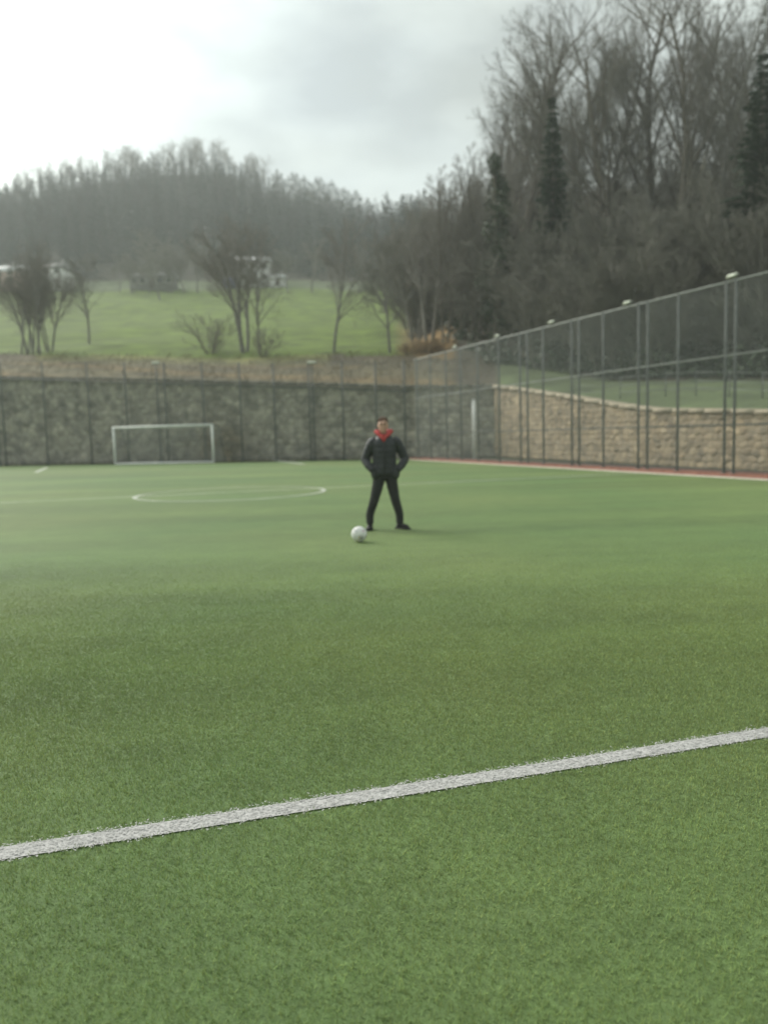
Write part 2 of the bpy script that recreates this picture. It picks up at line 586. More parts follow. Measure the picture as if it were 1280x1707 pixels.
cols = np.arange(-600, 1751, 12.0)
rows = np.concatenate([np.linspace(0, 1, 30) ** 1.3 * 0.12, 0.12 + 0.88 * np.linspace(0.02, 1, 60)])
V, C = [], []
rng = np.random.default_rng(5)
GREEN, DKGRN, YEL, BROWN, LITTER, RUST = map(np.array, [(.100, .150, .018), (.072, .094, .042), (.19, .20, .065), (.135, .115, .070), (.080, .068, .048), (.26, .17, .075)])
for px in cols:
    d, z = col_profile(px)
    a = (px - 640) / F_PX
    for t in rows:
        y = d[0] + (430 - d[0]) * t
        x = a * y
        V.append([x, y, terrain_z(x, y)])
        q = rng.normal(0, 1)
        k = np.interp(y, d, np.arange(8))       # knot number: 0 wall, 1..7
        if px < 760:
            if k < 1.0:
                c = BROWN * (1 + .12 * q) + (RUST - BROWN) * max(0, math.sin(x * .5 + y) * .5)
            elif k < 1.9:
                f_ = (k - 1.0) / .9
                c = (BROWN * 1.1) * (1 - f_) + YEL * f_ * (1 + .1 * q) if 80 < px < 560 else BROWN * (1 - f_) + LITTER * 1.3 * f_
            elif k < 4.1:
                c = GREEN * (1 + .06 * q)
                if px < 190: c = GREEN * .85 + DKGRN * .15
                if px > 660:
                    f_ = min(1, (px - 660) / 40)
                    c = c * (1 - f_) + (RUST if k < 3 else LITTER) * f_
            elif k < 4.9:
                c = DKGRN * (1 + .1 * q) * 1.1
            else:
                c = LITTER * .55 * (1 + .1 * q)
        else:
            if k < 2.1 and px > 835:
                c = DKGRN * 1.25 * (1 + .08 * q)
            else:
                c = LITTER * (1 + .12 * q)
        C.append(c)
nc, nr = len(cols), len(rows)
i, j = np.meshgrid(np.arange(nc - 1), np.arange(nr - 1), indexing='ij')
Fq = np.stack([i * nr + j, (i + 1) * nr + j, (i + 1) * nr + j + 1, i * nr + j + 1], -1).reshape(-1, 4)
me = mesh_np('hillside', V, [Fq], True)
ca = me.color_attributes.new('col', 'FLOAT_COLOR', 'POINT')
ca.data.foreach_set('color', np.c_[np.clip(C, 0, 1), np.ones(len(C))].astype(np.float32).ravel())
tag(link('hillside', me, M['terrain']), kind='structure')


# stone walls ------------------------------------------------------------
def stone_wall(name, P0, P1, ztop, seed, base_cols, cell=(0.52, 0.34), step=0.075, mat_=None, relief=0.09, thick=0.6, smudge=None):
    """a rubble masonry wall with real relief; ztop(s) gives the height along it"""
    rg = np.random.default_rng(seed)
    Lw = np.linalg.norm(P1 - P0)
    d = (P1 - P0) / Lw
    n = np.array([d[1], -d[0], 0])
    if n[1] > 0 and name != 'x': n = -n           # face looks to the pitch
    nu, nv = int(Lw / step), 64
    S = np.linspace(0, Lw, nu + 1)
    H = np.array([ztop(s) for s in S])
    uu = np.repeat(S[:, None], nv + 1, 1)
    vv = H[:, None] * np.linspace(0, 1, nv + 1)[None, :]
    gx, gy = uu / cell[0], vv / cell[1]
    jx, jy = rg.uniform(-.42, .42, (2, int(Lw / cell[0]) + 8, int(H.max() / cell[1]) + 8))
    tone = rg.normal(0, 1, jx.shape)
    hue = rg.uniform(0, 1, jx.shape)
    prot = rg.uniform(0.3, 1, jx.shape)
    ix, iy = np.floor(gx).astype(int), np.floor(gy).astype(int)
    f1 = np.full(gx.shape, 9.0)
    f2 = np.full(gx.shape, 9.0)
    ti = np.zeros(gx.shape)
    hi_ = np.zeros(gx.shape)
    pr = np.zeros(gx.shape)
    for ax in (-1, 0, 1):
        for ay in (-1, 0, 1):
            cx, cy = ix + ax + 2, iy + ay + 2
            off = 0.5 * (cy % 2)
            dx = gx - (cx - 2 + .5 + jx[cx, cy] * .8 + off - .25)
            dy = gy - (cy - 2 + .5 + jy[cx, cy] * .6)
            dd = np.abs(dx) ** 2.4 + np.abs(dy) ** 2.4
            dd = dd ** (1 / 2.4)
            nearer = dd < f1
            f2 = np.where(nearer, f1, np.minimum(f2, dd))
            ti = np.where(nearer, tone[cx, cy], ti)
            hi_ = np.where(nearer, hue[cx, cy], hi_)
            pr = np.where(nearer, prot[cx, cy], pr)
            f1 = np.where(nearer, dd, f1)
    e = np.clip((f2 - f1) * 3.2, 0, 1)
    rel = relief * e * pr + rg.normal(0, .006, e.shape)
    rel[:, 0] = 0
    P = P0[None, None, :] + d[None, None, :] * uu[..., None] + n[None, None, :] * rel[..., None]
    P[..., 2] = vv
    a, b, mortar = [np.array(c) for c in base_cols]
    colr = (a[None, None] * (1 - hi_[..., None]) + b[None, None] * hi_[..., None]) * (1 + .17 * ti[..., None])
    colr = colr * e[..., None] ** .6 + mortar[None, None] * (1 - e[..., None] ** .6)
    if smudge:                                     # lens smudge painted into the stone colour as a brown patch, low down
        spx, spy = smudge
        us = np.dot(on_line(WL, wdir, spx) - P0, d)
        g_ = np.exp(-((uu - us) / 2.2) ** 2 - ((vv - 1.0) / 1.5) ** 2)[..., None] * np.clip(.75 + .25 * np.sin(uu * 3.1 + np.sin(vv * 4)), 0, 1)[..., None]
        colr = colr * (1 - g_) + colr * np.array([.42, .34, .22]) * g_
    wt = np.clip(np.sin(uu * .9 + 2 * np.sin(uu * .37)) * .5 + .2 * np.sin(uu * 5.3), 0, 1)[..., None] * np.clip(vv / np.maximum(H[:, None], 1), 0, 1)[..., None] ** 1.5
    colr = colr * (1 - .28 * wt)                  # water streaks running down from the coping
    i, j = np.meshgrid(np.arange(nu), np.arange(nv), indexing='ij')
    w = nv + 1
    Fq = np.stack([i * w + j, (i + 1) * w + j, (i + 1) * w + j + 1, i * w + j + 1], -1).reshape(-1, 4)
    Vf = P.reshape(-1, 3)
    nb = len(Vf)
    back = np.concatenate([np.c_[(P0 - n * thick + d * s)[:2][None], [[0]]] for s in S] + [np.c_[(P0 - n * thick + d * s)[:2][None], [[h]]] for s, h in zip(S, H)])
    k = np.arange(nu)
    top = np.stack([k * w + nv, (k + 1) * w + nv, nb + nu + 1 + k + 1, nb + nu + 1 + k], -1)
    bk = np.stack([nb + k, nb + nu + 1 + k, nb + nu + 1 + k + 1, nb + k + 1], -1)
    Va = np.concatenate([Vf, back])
    me = mesh_np(name, Va, [np.concatenate([Fq, top, bk])], False)
    ca = me.color_attributes.new('col', 'FLOAT_COLOR', 'POINT')
    cc = np.concatenate([colr.reshape(-1, 3), np.tile(a, (len(back), 1))])
    ca.data.foreach_set('color', np.c_[np.clip(cc, 0, 1), np.ones(len(cc))].astype(np.float32).ravel())
    return me, S, H, d, n


def coping(S, H, P0, d, n, thick, mat_, parent, hgt=0.14, over=0.10, piece=1.1, seed=3):
    rg = random.Random(seed)
    c = MB()
    s = 0.0
    while s < S[-1] - 0.2:
        e = min(S[-1], s + piece * rg.uniform(.7, 1.3))
        z0, z1 = np.interp([s, e - .015], S, H)
        o = over + rg.uniform(-.02, .03)
        q = []
        for ss, zz in ((s, z0), (e - .015, z1)):
            for nn, dz in ((o, 0), (-thick, 0), (-thick, hgt), (o, hgt + rg.uniform(-.015, .015))):
                p = P0 + d * ss + n * nn
                q.append([p[0], p[1], zz + dz + .003])
        c.add(q, [[0, 1, 2, 3], [7, 6, 5, 4], [0, 4, 5, 1], [1, 5, 6, 2], [2, 6, 7, 3], [3, 7, 4, 0]])
        s = e
    return c.build('coping', mat_, parent)


def px_of(p):
    return 640 + F_PX * p[0] / p[1]


W0 = on_line(WL, wdir, -600) + wn * 0.55
W1 = WC + wn * 0.55 + wdir * 0.2
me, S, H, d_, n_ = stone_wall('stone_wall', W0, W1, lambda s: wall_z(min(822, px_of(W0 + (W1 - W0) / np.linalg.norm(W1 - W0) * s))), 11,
                              [(.44, .425, .38), (.38, .365, .345), (.31, .295, .265)], (0.55, 0.33), 0.085, smudge=(362, 738))
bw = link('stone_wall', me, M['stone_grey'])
tag(bw, 'long grey rubble stone retaining wall behind the far goal', 'stone wall')
coping(S, H, W0, d_, n_, .6, M['coping'], bw)
T0 = WC + np.array([0.2, 0.1, 0])
T1 = on_line(WC, tdir, 1700)
me, S, H, d_, n_ = stone_wall('stone_wall', T0, T1, lambda s: wall_z(max(823, px_of(T0 + (T1 - T0) / np.linalg.norm(T1 - T0) * s))), 12,
                              [(.40, .325, .235), (.34, .29, .22), (.31, .26, .19)], (0.40, 0.24), 0.07, relief=0.065)
tw = link('stone_wall', me, M['stone_tan'])
tag(tw, 'tan rubble stone wall behind the side fence, its top sloping down', 'stone wall')
coping(S, H, T0, d_, n_, .6, M['coping_tan'], tw, seed=5)

# red strip and kerb beside the side fence --------------------------------
def strip(name, P, d, n, o0, o1, z, length, m, start=0.0):
    q = MB()
    a, b = P + d * start, P + d * length
    pts = [a + n * o0, b + n * o0, b + n * o1, a + n * o1]
    V = [[p[0], p[1], zz] for zz in (-0.05, z) for p in pts]
    q.add(V, [[0, 3, 2, 1], [4, 5, 6, 7], [0, 1, 5, 4], [1, 2, 6, 5], [2, 3, 7, 6], [3, 0, 4, 7]])
    return tag(q.build(name, m), kind='structure')


strip('kerb', FA, fdir, fn, -0.20, -0.08, 0.035, 70, M['kerb'], -0.5)
strip('path', FA, fdir, fn, -0.075, 1.3, 0.105, 70, M['red_strip'], -0.5)

# field lines --------------------------------------------------------------
LINE_SEGS = []


def line_quad(mb, A, B, w, z=0.005):
    A, B = np.asarray(A, float), np.asarray(B, float)
    d = (B - A)[:2]
    d = d / np.linalg.norm(d)
    n = np.array([-d[1], d[0]]) * w / 2
    mb.add([[*(A[:2] - n), z], [*(B[:2] - n), z], [*(B[:2] + n), z], [*(A[:2] + n), z]], [[0, 1, 2, 3]])


def white_line(name, A, B, w, m='line_paint', z=0.005):
    q = MB()
    line_quad(q, A, B, w, z)
    return tag(q.build(name, M[m]), kind='structure')


M['line_circle'] = mat('line_circle', (0.36, 0.39, 0.31), 0.9, (0.58, 0.59, 0.53), .8)
M['line_faded'] = mat('line_faded', (0.20, 0.25, 0.15), 0.9, (0.36, 0.38, 0.30), 1.3, lo=.3, hi=.7)
NEAR_A, NEAR_B, NEAR_W = nA - nd * 3.5, nB + nd * 4, 0.122
cA, cB = gnd(56, 836), gnd(1030, 790.5)
cdv = (cB - cA) / np.linalg.norm(cB - cA)
white_line('field_line', cA - cdv * 12, cB + cdv * 1.5, 0.10, 'line_circle')
cc, cr_ = np.array([-4.15, 21.75]), 2.53
q = MB()
for k in range(96):
    t0, t1 = 2 * math.pi * k / 96, 2 * math.pi * (k + 1.0) / 96
    ri, ro = cr_ - .055, cr_ + .055
    q.add([[cc[0] + r_ * math.cos(t), cc[1] + r_ * math.sin(t), .009] for t, r_ in ((t0, ri), (t0, ro), (t1, ro), (t1, ri))], [[0, 1, 2, 3]])
tag(q.build('field_line', M['line_circle']), kind='structure')
white_line('field_line', gnd(61, 787.5), gnd(79, 779.5), 0.22, 'line_circle')
white_line('field_line', gnd(458, 767.8), gnd(506, 773.6), 0.30, 'line_circle')
white_line('field_line', gnd(190, 774.5), gnd(359, 771.3), 0.28, 'line_paint')

# turf pile in front of the camera -------------------------------------------
rg = np.random.default_rng(21)


def blades(n_try, dens_fn, y0, y1):
    y = rg.uniform(y0, y1, n_try)
    x = rg.uniform(-1, 1, n_try) * (y * 0.60 + 1.0)
    keep = rg.uniform(0, 1, n_try) < dens_fn(y)
    return np.c_[x, y][keep]


P = np.concatenate([
    blades(450000, lambda y: (y * .6 + 1) / (5.2 * .6 + 1) * np.ones_like(y), 1.3, 5.2),
    blades(730000, lambda y: np.clip((11.5 - y) / 6.3, 0, 1) ** 2.0, 5.2, 11.5)])
na2 = np.array([-nd[1], nd[0]])
dist = (P - NEAR_A[:2]) @ na2
edge = NEAR_W / 2 + rg.normal(0, .013, len(P))
inl = np.abs(dist) < edge


def blade_mesh(name, P, hmin, hmax, w, tint=True, flat=(.2, 1.3)):
    n = len(P)
    th = rg.uniform(0, 2 * math.pi, n)
    lean = rg.uniform(*flat, n)
    la = rg.uniform(0, 2 * math.pi, n)
    h = rg.uniform(hmin, hmax, n) * np.interp(P[:, 1], [3.5, 9], [1.0, .42])     # pile shortened with distance to lessen its self-shadow
    wd = w * (1 + P[:, 1] * .22)
    dx, dy = np.cos(th) * wd / 2, np.sin(th) * wd / 2
    V = np.zeros((n, 3, 3))
    V[:, 0] = np.c_[P[:, 0] - dx, P[:, 1] - dy, np.full(n, .0)]
    V[:, 1] = np.c_[P[:, 0] + dx, P[:, 1] + dy, np.full(n, .0)]
    if not tint:
        V[:, :2, 2] = .0075
    V[:, 2] = np.c_[P[:, 0] + np.cos(la) * np.sin(lean) * h, P[:, 1] + np.sin(la) * np.sin(lean) * h, .004 + (0 if tint else .004) + h * np.cos(lean)]
    me = mesh_np(name, V.reshape(-1, 3), [np.arange(3 * n).reshape(-1, 3)])
    if tint:
        tn = np.repeat(np.clip(rg.normal(1.95, .20, n), 1.2, 2.6), 3)
        warm = np.repeat(rg.uniform(0, 1, n), 3)
        c = np.c_[tn * (1 + .22 * warm), tn, tn * (1 - .1 * warm), np.ones(3 * n)]
        ca = me.color_attributes.new('tint', 'FLOAT_COLOR', 'POINT')
        ca.data.foreach_set('color', c.astype(np.float32).ravel())
    return me


tag(link('turf_grass', blade_mesh('turf_grass', P[~inl], .009, .021, .0021), M['turf_blade']), kind='stuff')
# the near line: a painted sheet with its own white pile
q = MB()
line_quad(q, NEAR_A, NEAR_B, NEAR_W - .022)
pm = blade_mesh('p', P[inl], .007, .015, .0045, False, (1.3, 1.52))
pv = np.zeros(len(pm.vertices) * 3, np.float32)
pm.vertices.foreach_get('co', pv)
q.add(pv.reshape(-1, 3), np.arange(len(pv) // 3).reshape(-1, 3))
nl = q.build('field_line', M['line_blade'])
tag(nl, kind='structure')


# ------------------------------------------------------------------ trees
class Tree:
    def __init__(s, seed):
        s.r = random.Random(seed)
        s.trunk, s.twig = [], []          # (p0, p1, r0, r1)

    def limb(s, p, d, length, r0, r1, nseg, wig, lift, sink):
        pts = [np.array(p, float)]
        d = np.array(d, float)
        for k in range(nseg):
            d = d + np.array([s.r.gauss(0, wig), s.r.gauss(0, wig), s.r.gauss(0, wig) + lift])
            d /= np.linalg.norm(d)
            pts.append(pts[-1] + d * length / nseg)
        for k in range(nseg):
            a, b = r0 + (r1 - r0) * k / nseg, r0 + (r1 - r0) * (k + 1) / nseg
            sink.append((pts[k], pts[k + 1], a, b))
        return pts

    def side(s, axis, ang):
        a = np.array(axis, float)
        ref = np.array([s.r.gauss(0, 1), s.r.gauss(0, 1), s.r.gauss(0, 1)])
        b = np.cross(a, ref)
        b /= max(np.linalg.norm(b), 1e-6)
        return a * math.cos(ang) + b * math.sin(ang)

    def grow(s, p, d, length, r, level, counts, spread, lift, twig_r):
        last = level == len(counts)
        nseg = 5 if level == 0 else (3 if level < 3 else 2)
        if last:
            s.limb(p, d, length, max(r, twig_r), twig_r * .5, 2, .16, lift, s.twig)
            return
        sink = s.trunk if level < 2 else s.twig
        pts = s.limb(p, d, length, r, max(r * .35, twig_r), nseg, .08 if level == 0 else .13, lift, sink)
        n = counts[level]
        t0 = s.t0 if level == 0 else .22
        for k in range(n):
            t = t0 + (1 - t0) * (k + s.r.random()) / n
            t = min(t, .999)
            q = t * nseg
            i = int(q)
            pos = pts[i] + (pts[i + 1] - pts[i]) * (q - i)
            ax = pts[i + 1] - pts[i]
            ax /= np.linalg.norm(ax)
            dd = s.side(ax, s.r.uniform(spread * .6, spread * 1.25))
            ratio = (s.l0 if level == 0 else .52) * s.r.uniform(.7, 1.2) * (1.15 - .62 * t)
            rr = max((r + (r * .35 - r) * t) * .52, twig_r)
            s.grow(pos, dd, length * ratio, rr, level + 1, counts, spread, lift, twig_r)

    def meshes(s, name):
        a, b = MB(), MB()
        for sink, mbx, big in ((s.trunk, a, 7), (s.twig, b, 3)):
            if sink:
                p0, p1, r0, r1 = map(np.array, zip(*sink))
                mbx.tubes(p0, p1, r0, r1, big, False)
        return a.mesh(name + '_trunk', True), b.mesh(name + '_crown', False)


def tree_kind(seed, H, r, counts, spread, lift, t0=.28, twig_r=.012, stems=1, lean=.04, splay=.25, l0=.58):
    t = Tree(seed)
    t.t0 = t0
    t.l0 = l0
    for k in range(stems):
        a = 2 * math.pi * (k + t.r.random() * .6) / stems
        sp = 0 if stems == 1 else splay * t.r.uniform(.5, 1.2)
        d = np.array([math.cos(a) * sp + t.r.gauss(0, lean), math.sin(a) * sp + t.r.gauss(0, lean), 1.0])
        d /= np.linalg.norm(d)
        p = np.array([math.cos(a) * r * 1.6, math.sin(a) * r * 1.6, -.4]) if stems > 1 else np.array([0, 0, -.5])
        t.grow(p, d, H * (1 if stems == 1 else t.r.uniform(.75, 1)), r * (1 if stems == 1 else t.r.uniform(.7, 1)), 0, counts, spread, lift, twig_r)
    return t.meshes('tree')


def conifer_kind(seed, H, rad, tr=.28, whorls=34, dens=1.0, t0=.06, droop=.25, power=.85):
    rr = random.Random(seed)
    a, b = MB(), MB()
    n = 8
    zs = np.linspace(-.5, H, n + 1)
    a.tubes([[0, 0, z] for z in zs[:-1]], [[0, 0, z] for z in zs[1:]], tr * (1 - np.arange(n) / n * .95), tr * (1 - (np.arange(n) + 1) / n * .95), 7, False)
    V, F = [], []
    bp0, bp1, br = [], [], []
    for w in range(whorls):
        t = t0 + (1 - t0) * (w + rr.random() * .5) / whorls
        z = H * t
        L0 = rad * (1 - t) ** power * rr.uniform(.75, 1.15) + .12
        nb = max(4, int(9 * dens * (1 - .4 * t)))
        for k in range(nb):
            az = 2 * math.pi * (k + rr.random()) / nb
            Lb = L0 * rr.uniform(.6, 1.1)
            el = .25 - droop * rr.uniform(.6, 1.6) * (1 - t * .8)
            d = np.array([math.cos(az), math.sin(az), el])
            p = np.array([0, 0, z])
            bp0.append(p); bp1.append(p + d * Lb); br.append(.02 + .015 * Lb)
            sd = np.array([-math.sin(az), math.cos(az), 0])
            m = max(4, int(Lb * 5 * dens))
            for s_ in range(m):
                f = (s_ + rr.random()) / m
                c = p + d * Lb * (.12 + .88 * f) + np.array([0, 0, -.10 * f * f * Lb])
                wl = (.30 + .40 * (1 - f) * Lb * .35) * rr.uniform(.6, 1.3)
                for sg in (-1, 1):
                    tip = c + (sd * sg * rr.uniform(.5, 1) + d * rr.uniform(.3, .9)) * wl + np.array([0, 0, -rr.uniform(.0, .28) * wl * 2])
                    o = np.array([0, 0, wl * .28]) + d * wl * .22
                    i = len(V)
                    V += [c - d * .05, c + o * .6, tip, tip - o * .5 - d * wl * .3]
                    F.append([i, i + 1, i + 2, i + 3])
    a.tubes(bp0, bp1, br, [.008] * len(br), 4, False)
    b.add(V, F)
    return a.mesh('conifer_trunk', True), b.mesh('conifer_crown', False)


def ivy_kind(seed, H, rad):
    """a trunk wrapped in a sleeve of ivy leaves with a rounded ivy head"""
    rr = random.Random(seed)
    a, b = MB(), MB()
    a.tubes([[0, 0, -.5], [.1, 0, H * .5]], [[.1, 0, H * .5], [0, .1, H]], [.3, .22], [.22, .08], 7, False)
    V, F = [], []
    lumps = [(rr.uniform(-.5, .5) * rad, rr.uniform(-.5, .5) * rad, H * t, rad * (.55 + .35 * rr.random()) * (1.0 if t < .8 else .75)) for t in np.linspace(.08, .97, 16)]
    for k in range(5200):
        cx, cy, cz, cr0 = rr.choice(lumps)
        v = np.array([rr.gauss(0, 1), rr.gauss(0, 1), rr.gauss(0, 1)])
        v /= np.linalg.norm(v)
        p = np.array([cx, cy, cz]) + v * cr0 * rr.random() ** .35 * np.array([1, 1, 1.5])
        e1 = np.array([rr.gauss(0, 1), rr.gauss(0, 1), rr.gauss(0, .6)])
        e1 /= np.linalg.norm(e1)
        e2 = np.cross(e1, v)
        s_ = rr.uniform(.10, .22)
        i = len(V)
        V += [p - e1 * s_, p + e2 * s_ * .6, p + e1 * s_, p - e2 * s_ * .6]
        F.append([i, i + 1, i + 2, i + 3])
    b.add(V, F)
    return a.mesh('ivy_trunk', True), b.mesh('ivy_crown', False)


KINDS, KH, KL = {}, {}, {}


def kind(name, meshes, mt, mc):
    a, b = meshes
    a.materials.append(M[mt])
    b.materials.append(M[mc])
    KINDS[name] = (a, b)
    v = np.zeros(len(b.vertices) * 3)
    b.vertices.foreach_get('co', v)
    vv_ = v.reshape(-1, 3)
    hi_v = vv_[vv_[:, 2] > np.percentile(vv_[:, 2], 93)].mean(0)
    KL[name] = math.atan2(hi_v[1], hi_v[0])       # which way the top leans
    KH[name] = float(np.percentile(v[2::3], 99.7))


# tall upright woodland trees, 24-28 m
kind('tall_a', tree_kind(1, 25, .34, [23, 9, 6, 5], .60, .06, .22, .009, l0=0.43), 'bark', 'twig')
kind('tall_b', tree_kind(2, 27, .36, [23, 9, 6, 5], .56, .065, .28, .009, l0=0.37), 'bark', 'twig')
kind('tall_c', tree_kind(3, 24, .30, [23, 9, 6, 5], .62, .05, .20, .009, l0=0.44), 'bark', 'twig_brown')
kind('tall_d', tree_kind(4, 26, .26, [22, 10, 6, 5], .50, .07, .36, .009, l0=0.34), 'bark_pale', 'twig_brown')
kind('tall_e', tree_kind(5, 22, .24, [20, 9, 6, 4], .60, .05, .2, .010, l0=.38, stems=2, splay=.16), 'bark', 'twig')
# smaller trees on the bank and the meadow edge, 10-13 m
kind('field_a', tree_kind(11, 11, .20, [16, 8, 6, 5], .66, .05, .25, .009), 'bark_pale', 'twig')
kind('field_b', tree_kind(12, 11, .20, [13, 8, 6, 4], .60, .06, .3, .009, stems=3, splay=.22), 'bark_pale', 'twig')
kind('field_c', tree_kind(13, 9, .15, [15, 8, 6, 4], .7, .03, .25, .009), 'bark_pale', 'twig_brown')
kind('bush', tree_kind(14, 3.4, .04, [7, 5, 4], .7, .05, .1, .008, stems=9, splay=.7), 'bark', 'twig')
kind('bush_orange', tree_kind(15, 2.6, .03, [8, 6, 5], .7, .03, .1, .010, stems=12, splay=.8), 'bark', 'twig_orange')
kind('scrub', tree_kind(16, 9, .10, [10, 7, 5, 3], .62, .05, .12, .014, stems=5, splay=.4), 'bark', 'twig_brown')
kind('conifer', conifer_kind(21, 22, 3.4, .28, 52, 1.35), 'bark', 'needle')
kind('conifer_wide', conifer_kind(22, 24, 5.0, .4, 52, 1.25, .04, .3, .8), 'bark', 'needle')
kind('spruce_far', conifer_kind(23, 15, 2.6, .2, 20, .6), 'bark', 'needle')
kind('spruce_mass', conifer_kind(25, 15, 3.7, .15, 13, .46, .02), 'bark', 'needle')
kind('ivy', ivy_kind(24, 15, 1.4), 'bark', 'ivy')


def plant(kind_, name, loc, label, cat='tree', group=None, s=1.0, rz=0.0, sz=None, tilt=(0, 0)):
    o = empty(name, loc, rz)
    o.scale = (s, s, sz or s)
    o.rotation_euler = (tilt[0], tilt[1], rz)
    a, b = KINDS[kind_]
    for nm, me in (('trunk', a), ('crown', b)):
        c = bpy.data.objects.new(nm, me)
        COL.objects.link(c)
        c.parent = o
    return tag(o, label, cat, group)


def at_base(px, py):
    return on_terrain(px, py)


def height_for(loc, px, ytop):
    return at(px, ytop, loc[1])[2] - loc[2]


def fit(kind_, H0, name, px, ybase, ytop, label, cat='tree', group=None, rz=0.0, wide=1.0, tilt=(0, 0)):
    loc = at_base(px, ybase)
    s = height_for(loc, px, ytop) / KH[kind_]
    return plant(kind_, name, loc, label, cat, group, s * wide, rz, s, tilt)


def d_place(px, d):
    a = (px - 640) / F_PX
    return np.array([a * d, d, terrain_z(a * d, d)])


# trees standing at the foot of the meadow
fit('field_b', 10.2, 'bare_tree', 408, 587, 345, 'bare multi-stemmed tree in the middle of the green meadow edge, below the white house', group='trees along the meadow edge', rz=.4)
fit('field_a', 10.4, 'bare_tree', 434, 592, 380, 'bare tree standing just right of the multi-stemmed clump on the meadow edge', group='trees along the meadow edge', rz=1.2, wide=.7)
fit('field_a', 10.4, 'bare_tree', 556, 588, 362, 'single slim bare tree with a slightly curved trunk behind the middle of the wall', group='trees along the meadow edge', rz=2.4, wide=.8)
fit('field_c', 8.8, 'bare_tree', 649, 588, 392, 'leaning bare tree with a forked trunk tipping to the left, near the rusty bracken', group='trees along the meadow edge', rz=.9, tilt=(0, -.20))
fit('field_c', 8.8, 'bare_tree', 149, 573, 412, 'small bare tree with a thin straight trunk on the left of the meadow', group='trees along the meadow edge', rz=3.0)
for px, yb, yt, k, rz in ((50, 590, 420, 'field_b', 0), (68, 592, 405, 'field_a', 1.4), (84, 586, 425, 'field_b', 2.6), (36, 590, 435, 'field_a', 4.0), (60, 588, 412, 'field_b', 5.0)):
    fit(k, 10.3, 'bare_tree', px, yb, yt, 'bare tree in the dense dark clump left of the meadow', group='trees in the dark clump', rz=rz, wide=.8)
fit('field_a', 10.4, 'bare_tree', 268, 500, 385, 'brownish bare tree at the top of the meadow against the far wood', group='trees at the top of the meadow', rz=.2, wide=1.2)
for px, yt, k in ((200, 420, 'field_c'), (222, 425, 'field_b'), (250, 415, 'field_c'), (285, 405, 'field_b'), (308, 410, 'field_a'), (330, 400, 'field_a'), (480, 408, 'field_c'), (520, 398, 'field_a'), (600, 405, 'field_b'), (640, 398, 'field_a'), (-30, 420, 'field_a'), (670, 380, 'field_b')):
    fit(k, 10.0, 'bare_tree', px, 488, yt, 'bare tree in the row behind the houses at the top of the meadow', group='trees at the top of the meadow', rz=px * .1, wide=1.2)
fit('bush', 3.6, 'bare_bush', 352, 590, 520, 'twiggy leafless bush left of the multi-stemmed tree on the meadow edge', 'bush', rz=.5, wide=1.25)
fit('bush', 3.6, 'bare_bush', 440, 596, 540, 'low leafless bush at the foot of the multi-stemmed tree clump', 'bush', rz=1.5)
for px, yb, yt in ((682, 592, 570), (700, 588, 562), (716, 590, 566), (734, 586, 560)):
    fit('bush_orange', 2.8, 'bracken_bush', px, yb, yt, 'rusty orange bracken bush at the right end of the meadow', 'bush', 'rusty bracken bushes', rz=px, wide=1.3)

# the wood on the right-hand slope
rw = random.Random(77)
spec = [   # px, distance, picture row of the top, kind, width
    (700, 78, 325, 'field_b', .8), (722, 72, 292, 'field_b', .8), (748, 68, 275, 'tall_e', .8), (775, 70, 290, 'tall_c', .9), (800, 68, 240, 'tall_e', .9),
    (826, 80, 130, 'tall_c', .75), (846, 74, 62, 'tall_a', 1.0), (874, 70, 18, 'tall_c', 1.05), (910, 76, 8, 'tall_b', 1.2), (930, 70, 50, 'tall_d', .9),
    (968, 84, 190, 'tall_e', .8), (1003, 72, -8, 'tall_a', .95), (1032, 66, -45, 'tall_c', 1.1), (1070, 72, -50, 'tall_b', 1.2), (1094, 64, -10, 'tall_d', .9),
    (1122, 70, -60, 'tall_a', .9), (1145, 62, -90, 'tall_b', .9), (1166, 60, -70, 'tall_d', .8), (1238, 70, -45, 'tall_d', .9), (1258, 66, -30, 'tall_a', 1.0), (1280, 60, -10, 'tall_c', 1.0),
    (1310, 62, -30, 'tall_a', 1.0), (1350, 66, -20, 'tall_b', 1.0), (1400, 60, -10, 'tall_c', 1.0),
    (858, 92, 215, 'tall_e', 1.0), (905, 95, 190, 'tall_c', 1.0), (1030, 92, 190, 'tall_e', 1.0), (1095, 90, 200, 'tall_c', 1.0), (1245, 90, 170, 'tall_e', 1.0),
    (790, 84, 290, 'tall_e', .9)]
for px, dd, yt, k, wd in spec:
    loc = d_place(px, dd)
    s = height_for(loc, px, yt) / KH[k]
    lab = 'bare tree with a pale trunk in the wood on the right slope' if k == 'tall_d' else (
        'lower bushy bare tree at the left end of the wood on the slope' if px < 800 else 'tall bare tree in the wood on the right slope')
    plant(k, 'bare_tree', loc, lab, 'tree', 'bare trees of the right-hand wood', s * wd, (rw.uniform(-.7, .7) - KL[k]) if px < 960 else rw.uniform(0, 6.28), s)
# evergreens among them
def ever(kind_, H, name, px, dd, ytop, label, wide=1.0, rz=0.0):
    loc = d_place(px, dd)
    s = height_for(loc, px, ytop) / KH[kind_]
    return plant(kind_, name, loc, label, 'tree', None, s * wide, rz, s)


